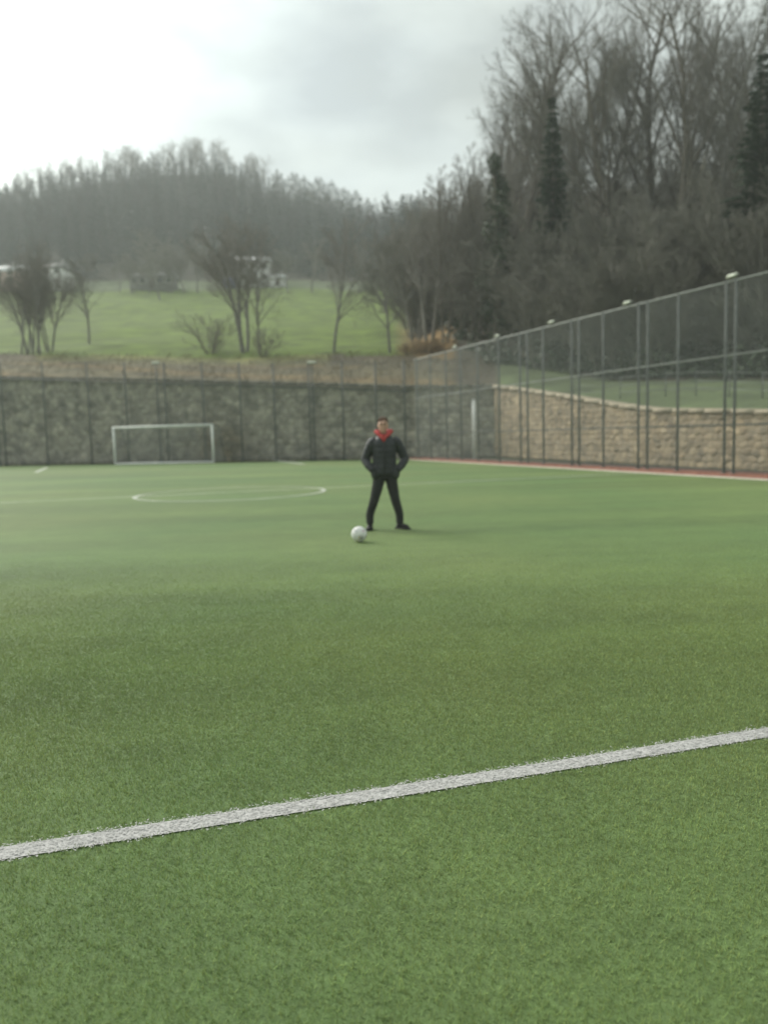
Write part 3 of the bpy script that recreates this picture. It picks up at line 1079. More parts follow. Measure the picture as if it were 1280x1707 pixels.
ever('conifer', 22, 'conifer_tree', 926, 61, 165, 'dark pointed conifer standing alone among the bare trees of the wood', .9)
ever('ivy', 15.6, 'ivy_clad_tree', 832, 62, 262, 'dark ivy-clad tree with a rounded head at the left of the wood', 1.0)
ever('conifer_wide', 24, 'conifer_tree', 1262, 50, 95, 'big dark green conifer at the right edge of the wood', 1.0)
ever('conifer_wide', 24, 'conifer_tree', 1335, 52, 60, 'big dark conifer beyond the right edge conifer of the wood', 1.0)
ever('conifer', 22, 'conifer_tree', 1010, 56, 385, 'small dark green conifer low in the wood above the side fence', 1.3)
ever('conifer_wide', 24, 'conifer_tree', 1060, 58, 400, 'broad low evergreen behind the middle of the side fence', 1.2)
ever('conifer', 22, 'conifer_tree', 1185, 54, 360, 'dark young conifer low in the wood near the two fence posts', 1.2)
for px, dd, yt in ((985, 60, 430), (1120, 56, 410), (1150, 62, 380), (1222, 52, 330)):
    ever('conifer_wide', 24, 'conifer_tree', px, dd, yt, {985: 'dark bushy conifer low in the wood right of the pointed conifer', 1120: 'squat dark conifer above the middle rail posts of the side fence',
         1150: 'dark evergreen set back in the wood below the sky gap', 1222: 'dark evergreen just left of the big right edge conifer'}[px], 1.5)
ever('ivy', 15.6, 'ivy_clad_tree', 905, 60, 400, 'short ivy-clad tree under the pointed conifer', 1.4)

# brown scrub between the trunks of the wood: tangled, uncountable
scr = [[], []]
for k_, me_ in enumerate(KINDS['scrub']):
    v = np.zeros(len(me_.vertices) * 3)
    me_.vertices.foreach_get('co', v)
    ls = np.zeros(len(me_.polygons) * 4, int) if all(p.loop_total == 4 for p in me_.polygons[:3]) else None
    li = np.zeros(len(me_.loops), int)
    me_.loops.foreach_get('vertex_index', li)
    scr[k_] = (v.reshape(-1, 3), li.reshape(-1, 4))
q = MB()
for k in range(150):
    px = rw.uniform(690, 1420)
    lo_ = np.interp(px, [690, 752, 775, 830, 1000, 1280], [84, 82, 66, 56, 47, 41])
    dd = rw.uniform(lo_, 104 if k % 3 else lo_ + 14)
    loc = d_place(px, dd)
    s = rw.uniform(.5, 1.05)
    t = rw.uniform(0, 6.28)
    Rm = np.array([[math.cos(t), -math.sin(t), 0], [math.sin(t), math.cos(t), 0], [0, 0, 1]]) * s
    for v, f in scr:
        q.add(v @ Rm.T + loc, f)
tag(q.build('undergrowth', M['twig_brown']), kind='stuff')
# dark evergreen ground cover between them (ivy, holly, bramble)
V, Fq = [], []
for k in range(260):
    px = rw.uniform(700, 1420)
    lo_ = np.interp(px, [690, 752, 775, 830, 1000, 1280], [84, 82, 66, 57, 48, 41])
    dd = lo_ + rw.random() ** 1.6 * 42
    c = d_place(px, dd)
    Rr = rw.uniform(.8, 2.4)
    for j in range(110):
        v = np.array([rw.gauss(0, 1), rw.gauss(0, 1), abs(rw.gauss(0, 1))])
        v /= np.linalg.norm(v)
        p = c + v * Rr * rw.random() ** .4 * np.array([1, 1, 1.1])
        e1 = np.array([rw.gauss(0, 1), rw.gauss(0, 1), rw.gauss(0, .7)])
        e1 /= np.linalg.norm(e1)
        e2 = np.cross(e1, v)
        s_ = rw.uniform(.10, .26)
        i = len(V)
        V += [p - e1 * s_, p + e2 * s_ * .6, p + e1 * s_, p - e2 * s_ * .6]
        Fq.append([i, i + 1, i + 2, i + 3])
tag(MB().add(V, Fq).build('undergrowth', M['ivy']), kind='stuff')

# dry grass and bramble stems on the bank behind the wall
V0, V1 = [], []
for k in range(3200):
    px = rw.uniform(-500, 830)
    d, z = col_profile(px)
    y = d[0] + .2 + (d[2] - d[0]) * rw.random()
    x = (px - 640) / F_PX * y
    b = np.array([x, y, terrain_z(x, y)])
    V0.append(b)
    V1.append(b + np.array([rw.gauss(0, .25), rw.gauss(0, .25), rw.uniform(.12, .5)]))
M['dry_grass'] = mat('dry_grass', (0.115, 0.10, 0.055), 0.9, (0.20, 0.155, 0.085), .25)
tag(MB().tubes(V0, V1, .02, .005, 3, False).build('dry_grass', M['dry_grass']), kind='stuff')

# far wooded hill: ridge trees are trees, the wood below is one mass
for k in range(30):
    px = [60, 78, 100, 118, 136, 152, 170, 188, 214, 226, 238, 250, 262, 292, 303, 316, 328, 340, 352, 364, 376, 388, 400, 412, 430, 440, 452, 462, 246, 358][k]
    yt = np.interp(px, [60, 130, 190, 214, 238, 262, 275, 292, 310, 340, 372, 390, 408, 416, 430, 445, 465], [275, 262, 256, 246, 238, 238, 252, 244, 232, 228, 224, 233, 252, 262, 250, 250, 262]) + rw.uniform(-3, 5)
    loc = d_place(px, rw.uniform(328, 346))
    kk = ['tall_a', 'tall_c', 'tall_e', 'tall_b'][k % 4]
    s = height_for(loc, px, yt) / KH[kk]
    plant(kk, 'bare_tree', loc, 'bare tree on the crest of the far wooded hill', 'tree', 'bare trees along the far ridge', s * 1.15, rw.uniform(0, 6.28), s)
for k in range(42):
    px = -40 + k * 3.2 if k < 10 else 470 + (k - 10) * 6.3
    yt = np.interp(px, [-60, 0, 40, 70, 470, 500, 540, 575, 600, 620, 640, 652, 668], [318, 306, 292, 283, 284, 290, 297, 305, 313, 328, 344, 362, 372]) + rw.uniform(-7, 9)
    loc = d_place(px, rw.uniform(318, 340) if px < 600 else rw.uniform(300, 322))
    s = max(.35, height_for(loc, px, yt) / 15.0)
    plant('spruce_far', 'spruce_tree', loc, 'pointed spruce on the skyline of the far hill', 'tree', 'spruces along the far ridge', s * 1.6, rw.uniform(0, 6.28), s)

sp = []
for me_ in KINDS['spruce_mass']:
    v = np.zeros(len(me_.vertices) * 3)
    me_.vertices.foreach_get('co', v)
    li = np.zeros(len(me_.loops), int)
    me_.loops.foreach_get('vertex_index', li)
    sp.append((v.reshape(-1, 3), li.reshape(-1, 4)))
brs = tree_kind(31, 13, .18, [10, 7, 5], .6, .05, .2, .05)
br = []
for me_ in brs:
    v = np.zeros(len(me_.vertices) * 3)
    me_.vertices.foreach_get('co', v)
    li = np.zeros(len(me_.loops), int)
    me_.loops.foreach_get('vertex_index', li)
    br.append((v.reshape(-1, 3), li.reshape(-1, 4)))
q1, q2 = MB(), MB()
for k in range(2000):
    px = rw.uniform(-420, 720)
    dd = 200 + 140 * rw.random() ** .75
    loc = d_place(px, dd)
    con = rw.random() < np.interp(px, [0, 300, 500, 600], [.90, .90, .97, .97])
    s = rw.uniform(.6, 1.05) * (0.72 if dd > 300 else 1)
    t = rw.uniform(0, 6.28)
    Rm = np.array([[math.cos(t), -math.sin(t), 0], [math.sin(t), math.cos(t), 0], [0, 0, 1]]) * s
    for v, f in (sp if con else br):
        (q1 if con else q2).add(v @ Rm.T + loc, f)
M['far_needle'] = mat('far_needle', (0.014, 0.030, 0.025), 0.9, (0.027, 0.046, 0.038), 0.05)
tag(q1.build('far_woods', M['far_needle']), kind='stuff')
tag(q2.build('far_woods', M['far_wood']), kind='stuff')


# ------------------------------------------------------------------ houses at the top of the meadow
def house(px, ybase, w, h, dep, roof_h, rz, wall_m, roof_m, label, wins=3, storeys=2, flat=False):
    loc = on_terrain(px, ybase)
    o = empty('house', loc, rz)
    tag(o, label, 'house')
    m = MB()
    m.box((-w / 2, -dep / 2, -1.5), (w / 2, dep / 2, h))
    m.build('wall', M[wall_m], o)
    rf = MB()
    e = .35
    if flat:
        rf.box((-w / 2 - e, -dep / 2 - e, h + .003), (w / 2 + e, dep / 2 + e, h + .3))
    else:
        y0, y1, x0, x1 = -dep / 2 - e, dep / 2 + e, -w / 2 - e, w / 2 + e
        rf.add([[x0, y0, h], [x1, y0, h], [x1, y1, h], [x0, y1, h], [x0, 0, h + roof_h], [x1, 0, h + roof_h], [x0, y0, h - .15], [x1, y0, h - .15], [x1, y1, h - .15], [x0, y1, h - .15]],
               [[0, 1, 5, 4], [2, 3, 4, 5], [6, 7, 1, 0], [8, 9, 3, 2], [9, 8, 7, 6], [7, 8, 2, 1], [9, 6, 0, 3]], [[0, 4, 3], [1, 2, 5]])
    r = rf.build('roof', M[roof_m], o)
    MB().box((w * .2, -.2, h + roof_h * .3), (w * .2 + .6, .4, h + roof_h + .7)).build('chimney', M['house_grey'], r)
    sh = h / storeys
    for s in range(storeys):
        for k in range(wins):
            x = -w / 2 + w * (k + .5) / wins
            if s == 0 and k == wins // 2:
                d = MB().box((x - .5, -dep / 2 - .05, 0), (x + .5, -dep / 2 - .002, 2.1)).build('door', M['door_wood'], o)
                continue
            f = MB()
            for bx in (((x - .62, 0.0), (x + .62, .1)), ((x - .62, 1.2), (x + .62, 1.3)), ((x - .62, .1), (x - .52, 1.2)), ((x + .52, .1), (x + .62, 1.2))):
                f.box((bx[0][0], -dep / 2 - .06, s * sh + .9 + bx[0][1]), (bx[1][0], -dep / 2 - .002, s * sh + .9 + bx[1][1]))
            wf = f.build('window', M['house_white'], o)
            MB().box((x - .52, -dep / 2 - .03, s * sh + 1.0), (x + .52, -dep / 2 - .002, s * sh + 2.1)).build('pane', M['window_glass'], wf)
    return o


house(424, 478, 7.2, 4.8, 6, 1.6, .15, 'house_white', 'roof_white', 'two-storey white house above the middle of the meadow, partly behind bare branches', 3)
house(462, 478, 3.4, 1.7, 3, .9, .2, 'house_white', 'roof_white', 'low white outbuilding just right of the white house', 1, 1)
house(98, 484, 5.0, 4.2, 5, 1.5, -.1, 'house_white', 'roof_slate', 'small white house at the upper left of the meadow, beside the dark clump', 2)
house(12, 484, 8.0, 3.4, 6, 1.7, -.1, 'house_pink', 'roof_white', 'pale pink house with a light roof at the left edge of the photo', 3)
house(258, 483, 9.0, 2.3, 5, 1.1, .03, 'house_grey', 'roof_slate', 'long low dull grey building at the top of the meadow behind brownish bare trees', 5, 1)
loc = on_terrain(384, 480)
q = MB()
q.box((-1.3, -.9, -.2), (1.3, .9, 1.5))
q.add([[-1.5, -1.1, 1.503], [1.5, -1.1, 1.503], [1.5, 1.1, 1.503], [-1.5, 1.1, 1.503], [-1.5, 0, 2.1], [1.5, 0, 2.1]], [[0, 1, 5, 4], [2, 3, 4, 5], [3, 2, 1, 0]], [[0, 4, 3], [1, 2, 5]])
tag(q.build('shed', M['blue_sheet'], None, False, loc), 'small blue shed left of the white house', 'shed')


# ------------------------------------------------------------------ fences
def chain_link(A, B, z0, zA, zB, pitch=.10, r=.0046):
    """diagonal wires both ways between A and B"""
    Lf = np.linalg.norm(B - A)
    d = (B - A) / Lf
    P0, P1 = [], []
    for sg in (1, -1):
        s = -8.0
        while s < Lf + 8:
            # line: u = s + sg * (z - z0)
            zt = zA
            u0, u1 = s, s + sg * (zA - z0)
            # clip in u, with the top following zA..zB
            t0, t1 = 0.0, 1.0
            if sg > 0:
                t0 = max(t0, -u0 / (zA - z0)); t1 = min(t1, (Lf - u0) / (zA - z0))
            else:
                t0 = max(t0, (u0 - Lf) / (zA - z0)); t1 = min(t1, u0 / (zA - z0))
            if t1 > t0 + .01:
                f = lambda t: (A + d * (u0 + (u1 - u0) * t), t)
                pa, ta = f(t0); pb, tb = f(t1)
                ha = zA + (zB - zA) * np.dot(pa - A, d) / Lf - z0
                hb = zA + (zB - zA) * np.dot(pb - A, d) / Lf - z0
                P0.append([pa[0], pa[1], z0 + ha * ta]); P1.append([pb[0], pb[1], z0 + hb * tb])
            s += pitch * 1.414
    return MB().tubes(P0, P1, r, r, 3, False)


def zpt(px, py, P):
    return at(px, py, P[1])[2]


# side fence: line FA..FB carried on past the frame
fo = fn * 0.15
fa, fb = FA + fo, FA + fdir * 34 + fo
fence_top = {}
zA = zpt(690, 600, on_line(FA, fdir, 690))
pB = on_line(FA, fdir, 1280)
zB = zpt(1280, 450, pB)
LB = np.linalg.norm(pB - FA)


def ftop(P):
    s = np.dot(P - FA, fdir)
    return zA + (zB - zA) * s / LB


def fence_post(P, z, r=.04, n=8):
    q = MB()
    q.tubes([[P[0], P[1], -.1]], [[P[0], P[1], z]], r, r, n)
    q.box((P[0] - .09, P[1] - .09, .02), (P[0] + .09, P[1] + .09, .12))
    q.tubes([[P[0], P[1], z]], [[P[0], P[1], z + .05]], r * 1.2, r * .4, n)
    return q


sf = empty('mesh_fence', FA)
tag(sf, 'tall grey wire mesh fence with rails along the right side of the pitch', 'fence')


def sub(mb, off):
    mb.V = [v - off for v in mb.V]
    return mb


side_posts = [835, 870, 882, 908, 955, 967, 1007, 1065, 1080, 1130, 1208, 1224, 700, 722, 748, 772, 800, 1320, 1345, 1460]
for px in sorted(side_posts):
    P = on_line(fa, fdir, px)
    sub(fence_post(P, ftop(P), .042), FA).build('post', M['galv'], sf, True)
for frac, m_, r_ in ((1.0, 'galv_pale', .028), (.62, 'galv_pale', .022), (None, 'galv', .02), (.02, 'galv', .02)):
    if frac is None:
        z0, z1 = 1.5, 1.5
    elif frac == .62:
        z0, z1 = zpt(690, 668, fa), None
        P = on_line(fa, fdir, 1280)
        zz = zpt(1280, 583, P)
        z0 = zpt(760, 655, on_line(fa, fdir, 760))
        s0, s1 = np.dot(on_line(fa, fdir, 760) - fa, fdir), np.dot(P - fa, fdir)
        k = (zz - z0) / (s1 - s0)
        z0, z1 = z0 - k * s0, z0 + k * (np.dot(fb - fa, fdir) - s0)
    else:
        z0, z1 = max(.2, ftop(fa) * frac), max(.2, ftop(fb) * frac)
    q = MB().tubes([[fa[0], fa[1], z0]], [[fb[0], fb[1], z1]], r_, r_, 8)
    sub(q, FA).build('rail', M[m_], sf, True)
cl = chain_link(fa - fn * .06, fb - fn * .06, .12, ftop(fa), ftop(fb), .10)
sub(cl, FA).build('netting', M['wire'], sf)

# back fence in front of the grey wall
BA, BB = on_line(WL, wdir, -420) + wn * .12, on_line(WL, wdir, 690) + wn * .12
bf = empty('mesh_fence', BA)
tag(bf, 'tall dark wire mesh fence in front of the grey stone wall behind the goal', 'fence')


def btop(px):
    return np.interp(px, [-420, 0, 272, 528, 690], [600, 603, 605, 605, 601])


bposts = list(range(-390, -10, 66)) + [16, 85, 158, 220, 285, 347, 408, 464, 522, 577, 632, 679]
for px in bposts:
    P = on_line(BA, wdir, px)
    sub(fence_post(P, zpt(px, btop(px), P), .055), BA).build('post', M['galv'], bf, True)
for off in (0.55,):
    P0, P1 = [], []
    z0 = zpt(0, 630, on_line(BA, wdir, 0)); z1 = zpt(690, 652, on_line(BA, wdir, 690))
    q = MB().tubes([on_line(BA, wdir, 0) + [0, 0, z0 + 0.0]], [[BB[0], BB[1], z1]], .035, .035, 8)
    p4 = on_line(BA, wdir, -420)
    q.tubes([[p4[0], p4[1], z0 + .6]], [on_line(BA, wdir, 0) + [0, 0, z0]], .035, .035, 8)
    sub(q, BA).build('rail', M['galv'], bf, True)
za, zb = zpt(-420, 600, BA), zpt(690, 601, BB)
q = MB().tubes([[BA[0], BA[1], .2]], [[BB[0], BB[1], .2]], .025, .025, 6)
sub(q, BA).build('rail', M['galv'], bf, True)
cl = chain_link(BA - wn * .08, BB - wn * .08, .12, za, zb, .13)
sub(cl, BA).build('netting', M['wire'], bf)


# floodlights on top of the fences
def floodlight(P, z, label, rz, s=1.0):
    o = empty('floodlight', (P[0], P[1], z), rz)
    tag(o, label, 'floodlight', 'floodlights on top of the fences')
    q = MB()
    c, t = math.cos(-.5), math.sin(-.5)
    Mx = np.array([[1, 0, 0, 0], [0, c, -t, 0], [0, t, c, .42], [0, 0, 0, 1]])
    q.box((-.3, -.09, -.2), (.3, .09, .2), Mx)
    for k in range(6):
        q.box((-.27 + k * .1, .092, -.17), (-.24 + k * .1, .15, .17), Mx)
    q.build('housing', M['lamp_case'], o)
    q = MB().box((-.27, -.112, -.17), (.27, -.092, .17), Mx)
    q.build('lens', M['lamp_glass'], o)
    q = MB()
    q.tubes([[0, 0, 0]], [[0, 0, .12]], .03, .03, 8)
    q.box((-.34, -.02, .12), (.34, .02, .15))
    q.box((-.34, -.02, .153), (-.31, .02, .45))
    q.box((.31, -.02, .153), (.34, .02, .45))
    q.build('bracket', M['galv'], o)
    o.scale = (s * 1.5, s, s * .72)
    return o


frz = math.atan2(-fn[0], fn[1])
for px, nm in ((1217, 'floodlight above the double post nearest the right edge of the photo'), (1046, 'floodlight second from the right edge on the side fence top rail'),
               (922, 'floodlight third from the right edge on the side fence top rail'), (833, 'floodlight near the far end of the side fence, above the start of the tan wall'),
               (763, 'small floodlight closest to the far corner of the side fence'), (1345, 'floodlight on the side fence just outside the right edge of the photo')):
    P = on_line(fa, fdir, px)
    floodlight(P, ftop(P) + .02, nm, frz, .40)
for px, nm in ((5, 'floodlight on the back fence at the left edge of the photo'), (272, 'floodlight on the back fence straight above the goal'),
               (528, 'floodlight on the back fence between the goal and the standing person'), (-240, 'floodlight on the back fence outside the left edge of the photo')):
    P = on_line(BA, wdir, px)
    z = zpt(px, btop(px) + 5, P)
    sub(fence_post(P, z, .05), BA).build('post', M['galv'], bf, True)
    floodlight(P, z + .05, nm, 0.1, .55)

# low wire fence on the grass above the tan wall
lf = None
q0 = []
gf = empty('wire_fence', d_place(1000, 38))
o0 = np.array(gf.location)
tag(gf, 'low wire fence on the grass above the tan wall', 'fence')
tops = []
for px in (960, 1035, 1110, 1160, 1215, 1270, 1340, 1420):
    dd = np.interp(px, [960, 1280, 1420], [38.5, 30, 27])
    p = d_place(px, dd)
    sub(MB().tubes([p - [0, 0, .2]], [p + [0, 0, 1.0]], .025, .02, 7), o0).build('post', M['galv'], gf, True)
    tops.append(p)
q = MB()
for h in (.95, .6, .3):
    q.tubes([p + [0, -.04, h] for p in tops[:-1]], [p + [0, -.04, h] for p in tops[1:]], .012, .012, 5)
sub(q, o0).build('wire', M['wire'], gf)

# white pole by the corner
P = gnd(791, 765.5)
P = P - fn * 0.0
zt = zpt(790, 668, P)
po = empty('metal_pole', P)
tag(po, 'plain white metal pole standing by the far corner of the pitch', 'pole')
MB().tubes([[0, 0, -.05]], [[0, 0, zt]], .11, .095, 12).build('shaft', M['white_paint'], po, True)
MB().tubes([[0, 0, zt + .002]], [[0, 0, zt + .09]], .12, .05, 12).build('cap', M['white_paint'], po, True)
MB().box((-.22, -.22, .004), (.22, .22, .05)).build('base_plate', M['galv'], po)

# ------------------------------------------------------------------ the goal
gl, gr = gnd(193, 774.3), gnd(356.5, 771.2)
gd = (gr - gl) / np.linalg.norm(gr - gl)
gw = np.linalg.norm(gr - gl)
gh = 0.5 * (zpt(189, 711.5, gl) + zpt(354.5, 710, gr))
go = empty('goal', gl, math.atan2(gd[1], gd[0]))
tag(go, 'white football goal with a thin net in front of the grey wall', 'goal')
rp = .075
MB().tubes([[0, 0, 0.0]], [[0, 0, gh]], rp, rp, 12).build('post', M['white_paint'], go, True)
MB().tubes([[gw, 0, 0.0]], [[gw, 0, gh]], rp, rp, 12).build('post', M['white_paint'], go, True)
MB().tubes([[-rp, 0, gh]], [[gw + rp, 0, gh]], rp, rp, 12).build('crossbar', M['white_paint'], go, True)
MB().tubes([[rp, 0, .055]], [[gw - rp, 0, .055]], .05, .05, 10).build('ground_bar', M['white_paint'], go, True)
q = MB()
for x in (0, gw):
    q.path([[x, .05, gh], [x, .8, gh - .02], [x, 1.0, gh - .15]], .03, 8)
    q.tubes([[x, 1.0, gh - .15]], [[x, 1.7, .03]], .03, .03, 8)
q.tubes([[0, 1.7, .03]], [[gw, 1.7, .03]], .03, .03, 8)
q.build('back_stay', M['galv'], go, True)
P0, P1 = [], []
prof = np.array([[.08, gh - .05], [.85, gh - .08], [1.15, gh * .7], [1.45, gh * .35], [1.66, .05]])
tt = np.linspace(0, 1, 20)
ss = np.linspace(0, 1, len(prof))
py = np.interp(tt, ss, prof[:, 0]); pz = np.interp(tt, ss, prof[:, 1])
for x in np.arange(0, gw + .01, .2):
    for k in range(19):
        P0.append([x, py[k], pz[k]]); P1.append([x, py[k + 1], pz[k + 1]])
for k in range(20):
    P0.append([0, py[k], pz[k]]); P1.append([gw, py[k], pz[k]])
for x in (0, gw):
    for k in range(20):
        P0.append([x, .05, pz[k]]); P1.append([x, py[k], pz[k]])
MB().tubes(P0, P1, .008, .008, 3, False).build('net', M['goal_net'], go)

# ------------------------------------------------------------------ the ball
bm = bmesh.new()
bmesh.ops.create_icosphere(bm, subdivisions=5, radius=.11)
ph = (1 + 5 ** .5) / 2
ico = []
for a in (-1, 1):
    for b in (-ph, ph):
        ico += [(0, a, b), (a, b, 0), (b, 0, a)]
ico = np.array(ico) / math.sqrt(1 + ph * ph)
dode = []
for a in (-1, 1):
    for b in (-1, 1):
        for c in (-1, 1):
            dode.append((a, b, c))
for a in (-1 / ph, 1 / ph):
    for b in (-ph, ph):
        dode += [(0, a, b), (a, b, 0), (b, 0, a)]
dode = np.array(dode) / math.sqrt(3)
cen = np.concatenate([ico, dode])
Rb = np.array(Matrix.Rotation(.5, 3, 'X') @ Matrix.Rotation(.7, 3, 'Z') @ Matrix.Rotation(.3, 3, 'Y'))
wgt = np.concatenate([np.full(12, .030), np.zeros(20)])
for f in bm.faces:
    c = np.array(f.calc_center_median())
    c /= np.linalg.norm(c)
    dt = cen @ (Rb.T @ c) - wgt
    od = np.argsort(-dt)
    f.smooth = True
    f.material_index = 0
    k = od[0]
    ang = math.acos(min(1, cen[k] @ (Rb.T @ c)))
    if dt[od[0]] - dt[od[1]] < .012:
        f.material_index = 2
    elif k < 12 and ang < .17 and k % 2 == 0:
        f.material_index = 1
    elif k < 12 and ang < .24 and k % 2 == 1:
        f.material_index = 3 if k % 4 == 1 else 4
    elif k >= 12 and k % 3 == 0 and .1 < ang < .18:
        f.material_index = 1 if k % 2 else 3
for v in bm.verts:
    c = np.array(v.co) / .11
    dt = np.sort(cen @ (Rb.T @ c) - wgt)
    if dt[-1] - dt[-2] < .015:
        v.co *= .985
me = bpy.data.meshes.new('football')
bm.to_mesh(me)
bm.free()
for k in ('ball_white', 'ball_black', 'ball_seam', 'ball_yellow', 'ball_pink'):
    me.materials.append(M[k])
bp_ = gnd(599, 903.5)
fbll = link('football', me, None, None, (bp_[0], bp_[1], .112))
tag(fbll, "white football with small dark and coloured marks, on the turf by the person's foot", 'football')

# ------------------------------------------------------------------ the person
pp = gnd(645, 882.5)
pr = empty('person', (pp[0], pp[1], 0))
tag(pr, 'person in black puffer jacket and red hood, legs apart, hands in pockets', 'person')
# skeleton, metres; x right in the photo, y away, z up
HX = -.02
sh = {-1: np.array([-.185, .02, 1.385]), 1: np.array([.175, .02, 1.385])}
el = {-1: np.array([-.310, .05, 1.105]), 1: np.array([.308, .05, 1.10])}
ha = {-1: np.array([-.185, -.09, .925]), 1: np.array([.180, -.09, .925])}
hp = {-1: np.array([-.105, .01, .86]), 1: np.array([.085, .01, .86])}
kn = {-1: np.array([-.190, -.02, .46]), 1: np.array([.145, -.02, .46])}
an = {-1: np.array([-.265, .02, .085]), 1: np.array([.205, .02, .085])}


def lerp_path(pts, rads, n):
    pts = np.array(pts, float)
    t = np.linspace(0, len(pts) - 1, n)
    P = np.stack([np.interp(t, np.arange(len(pts)), pts[:, k]) for k in range(3)], 1)
    rd = np.array([r if not np.isscalar(r) else (r, r) for r in rads], float)
    Rr = np.stack([np.interp(t, np.arange(len(pts)), rd[:, k]) for k in range(2)], 1)
    # soften the corners
    for _ in range(3):
        P[1:-1] = (P[:-2] + 2 * P[1:-1] + P[2:]) / 4
        Rr[1:-1] = (Rr[:-2] + 2 * Rr[1:-1] + Rr[2:]) / 4
    return P, Rr


b = MB()
# head: skull, jaw, neck, nose, brow, ears
hz = 1.63
b.ball((HX, .012, hz + .012), (.076, .095, .100), 20, 14)
b.ball((HX, -.028, hz - .050), (.056, .062, .062), 16, 10)
b.ball((HX, -.070, hz - .088), (.026, .020, .020), 12, 8)
b.path([[HX, -.086, hz + .022], [HX, -.098, hz - .002], [HX, -.106, hz - .018], [HX, -.086, hz - .028]], [.008, .011, .014, .010], 8)
b.path([[HX - .045, -.070, hz + .034], [HX, -.086, hz + .030], [HX + .045, -.070, hz + .034]], [.010, .011, .010], 8)
for sx in (-1, 1):
    b.ball((HX + sx * .079, .012, hz - .005), (.010, .022, .032), 10, 8)
    b.ball((HX + sx * .036, -.064, hz - .030), (.022, .018, .020), 10, 8)
b.path([[HX - .024, -.080, hz - .056], [HX, -.092, hz - .055], [HX + .024, -.080, hz - .056]], [.006, .009, .006], 8)
b.path([[HX * .5, .03, 1.44], [HX, .015, 1.50], [HX, .012, 1.58]], [.062, .056, .054], 14)
P, Rr = lerp_path([[-.01, .01, .82], [-.01, .01, 1.0], [-.01, .015, 1.2], [-.01, .02, 1.38], [-.01, .025, 1.46]], [(.16, .10), (.145, .09), (.165, .10), (.175, .10), (.08, .06)], 16)
b.path(P, [tuple(r) for r in Rr], 18)
for s in (-1, 1):
    P, Rr = lerp_path([sh[s] + [-.05 * s, 0, .0], sh[s] + [.01 * s, 0, -.02], (sh[s] + el[s]) / 2 + [.012 * s, 0, 0], el[s] + [.006 * s, .01, .0], (el[s] + ha[s]) / 2 + [.012 * s, -.005, 0], ha[s] + [-.02 * s, .03, .05]],
                      [.056, .054, .048, .042, .036, .026], 60)
    b.path(P, [tuple(r) for r in Rr], 12)
    P, Rr = lerp_path([hp[s] + [0, 0, .05], hp[s] + [s * .006, 0, -.10], kn[s], an[s] + [0, 0, .16], an[s] + [0, 0, .015]], [.080, .076, .054, .048, .038], 44)
    b.path(P, [tuple(r) for r in Rr], 12)
    hb = ha[s] + np.array([-.030 * s, .060, .050])
    # the hand inside the pocket: palm, four fingers, thumb
    pdir = np.array([-.25 * s, -.35, -1.0]); pdir /= np.linalg.norm(pdir)
    side_ = np.array([-s * .2, -1.0, .35]); side_ /= np.linalg.norm(side_)
    b.path([hb, hb + pdir * .04, hb + pdir * .085], [.026, (.016, .038), (.015, .040)], 10)
    for f_ in range(4):
        o_ = side_ * (f_ - 1.5) * .017
        ln = [.048, .060, .056, .044][f_]
        b.path([hb + pdir * .08 + o_, hb + pdir * (.08 + ln * .55) + o_, hb + pdir * (.08 + ln) + o_ + np.array([-.012 * s, 0, .004])], [.009, .0085, .007], 8)
    b.path([hb + pdir * .03 + side_ * .018, hb + pdir * .055 + side_ * .036, hb + pdir * .08 + side_ * .040], [.011, .010, .008], 8)
    fw_ = np.array([math.sin(.12 if s < 0 else .75) * s, -math.cos(.12 if s < 0 else .75), 0])
    b.path([an[s] + [0, .0, -.02], an[s] + fw_ * .06 + [0, 0, -.042], an[s] + fw_ * .15 + [0, 0, -.052]], [.030, .026, .016], 10)
body = remeshed(b, 'body', M['skin'], pr, .0065, 2)
for s in (-1, 1):
    MB().ball((HX + s * .031, -.0790, hz + .012), (.0085, .006, .0055), 12, 8).build('eye', M['eye'], body, True)
# eyebrows and hair
MB().path([[HX - .052, -.076, hz + .036], [HX - .032, -.088, hz + .041], [HX - .014, -.092, hz + .036]], [.004, .006, .004], 8).path(
    [[HX + .052, -.076, hz + .036], [HX + .032, -.088, hz + .041], [HX + .014, -.092, hz + .036]], [.004, .006, .004], 8).build('eyebrow', M['hair'], body, True)
hm = MB()
rh = random.Random(9)
hm.ball((HX, .040, hz + .050), (.078, .080, .074), 22, 14)
for k in range(150):
    az = rh.uniform(0, 6.28)
    ev = rh.uniform(.25, 1.45)
    v = np.array([math.cos(az) * math.cos(ev), math.sin(az) * math.cos(ev), math.sin(ev)])
    p = np.array([HX, .036, hz + .048]) + v * np.array([.075, .082, .074])
    hm.path([p - v * .012, p + v * .008, p + v * .016 + np.array([rh.gauss(0, .006), -.012, .004])], [.012, .010, .004], 6)
hairo = remeshed(hm, 'hair', M['hair'], pr, .006, 1)

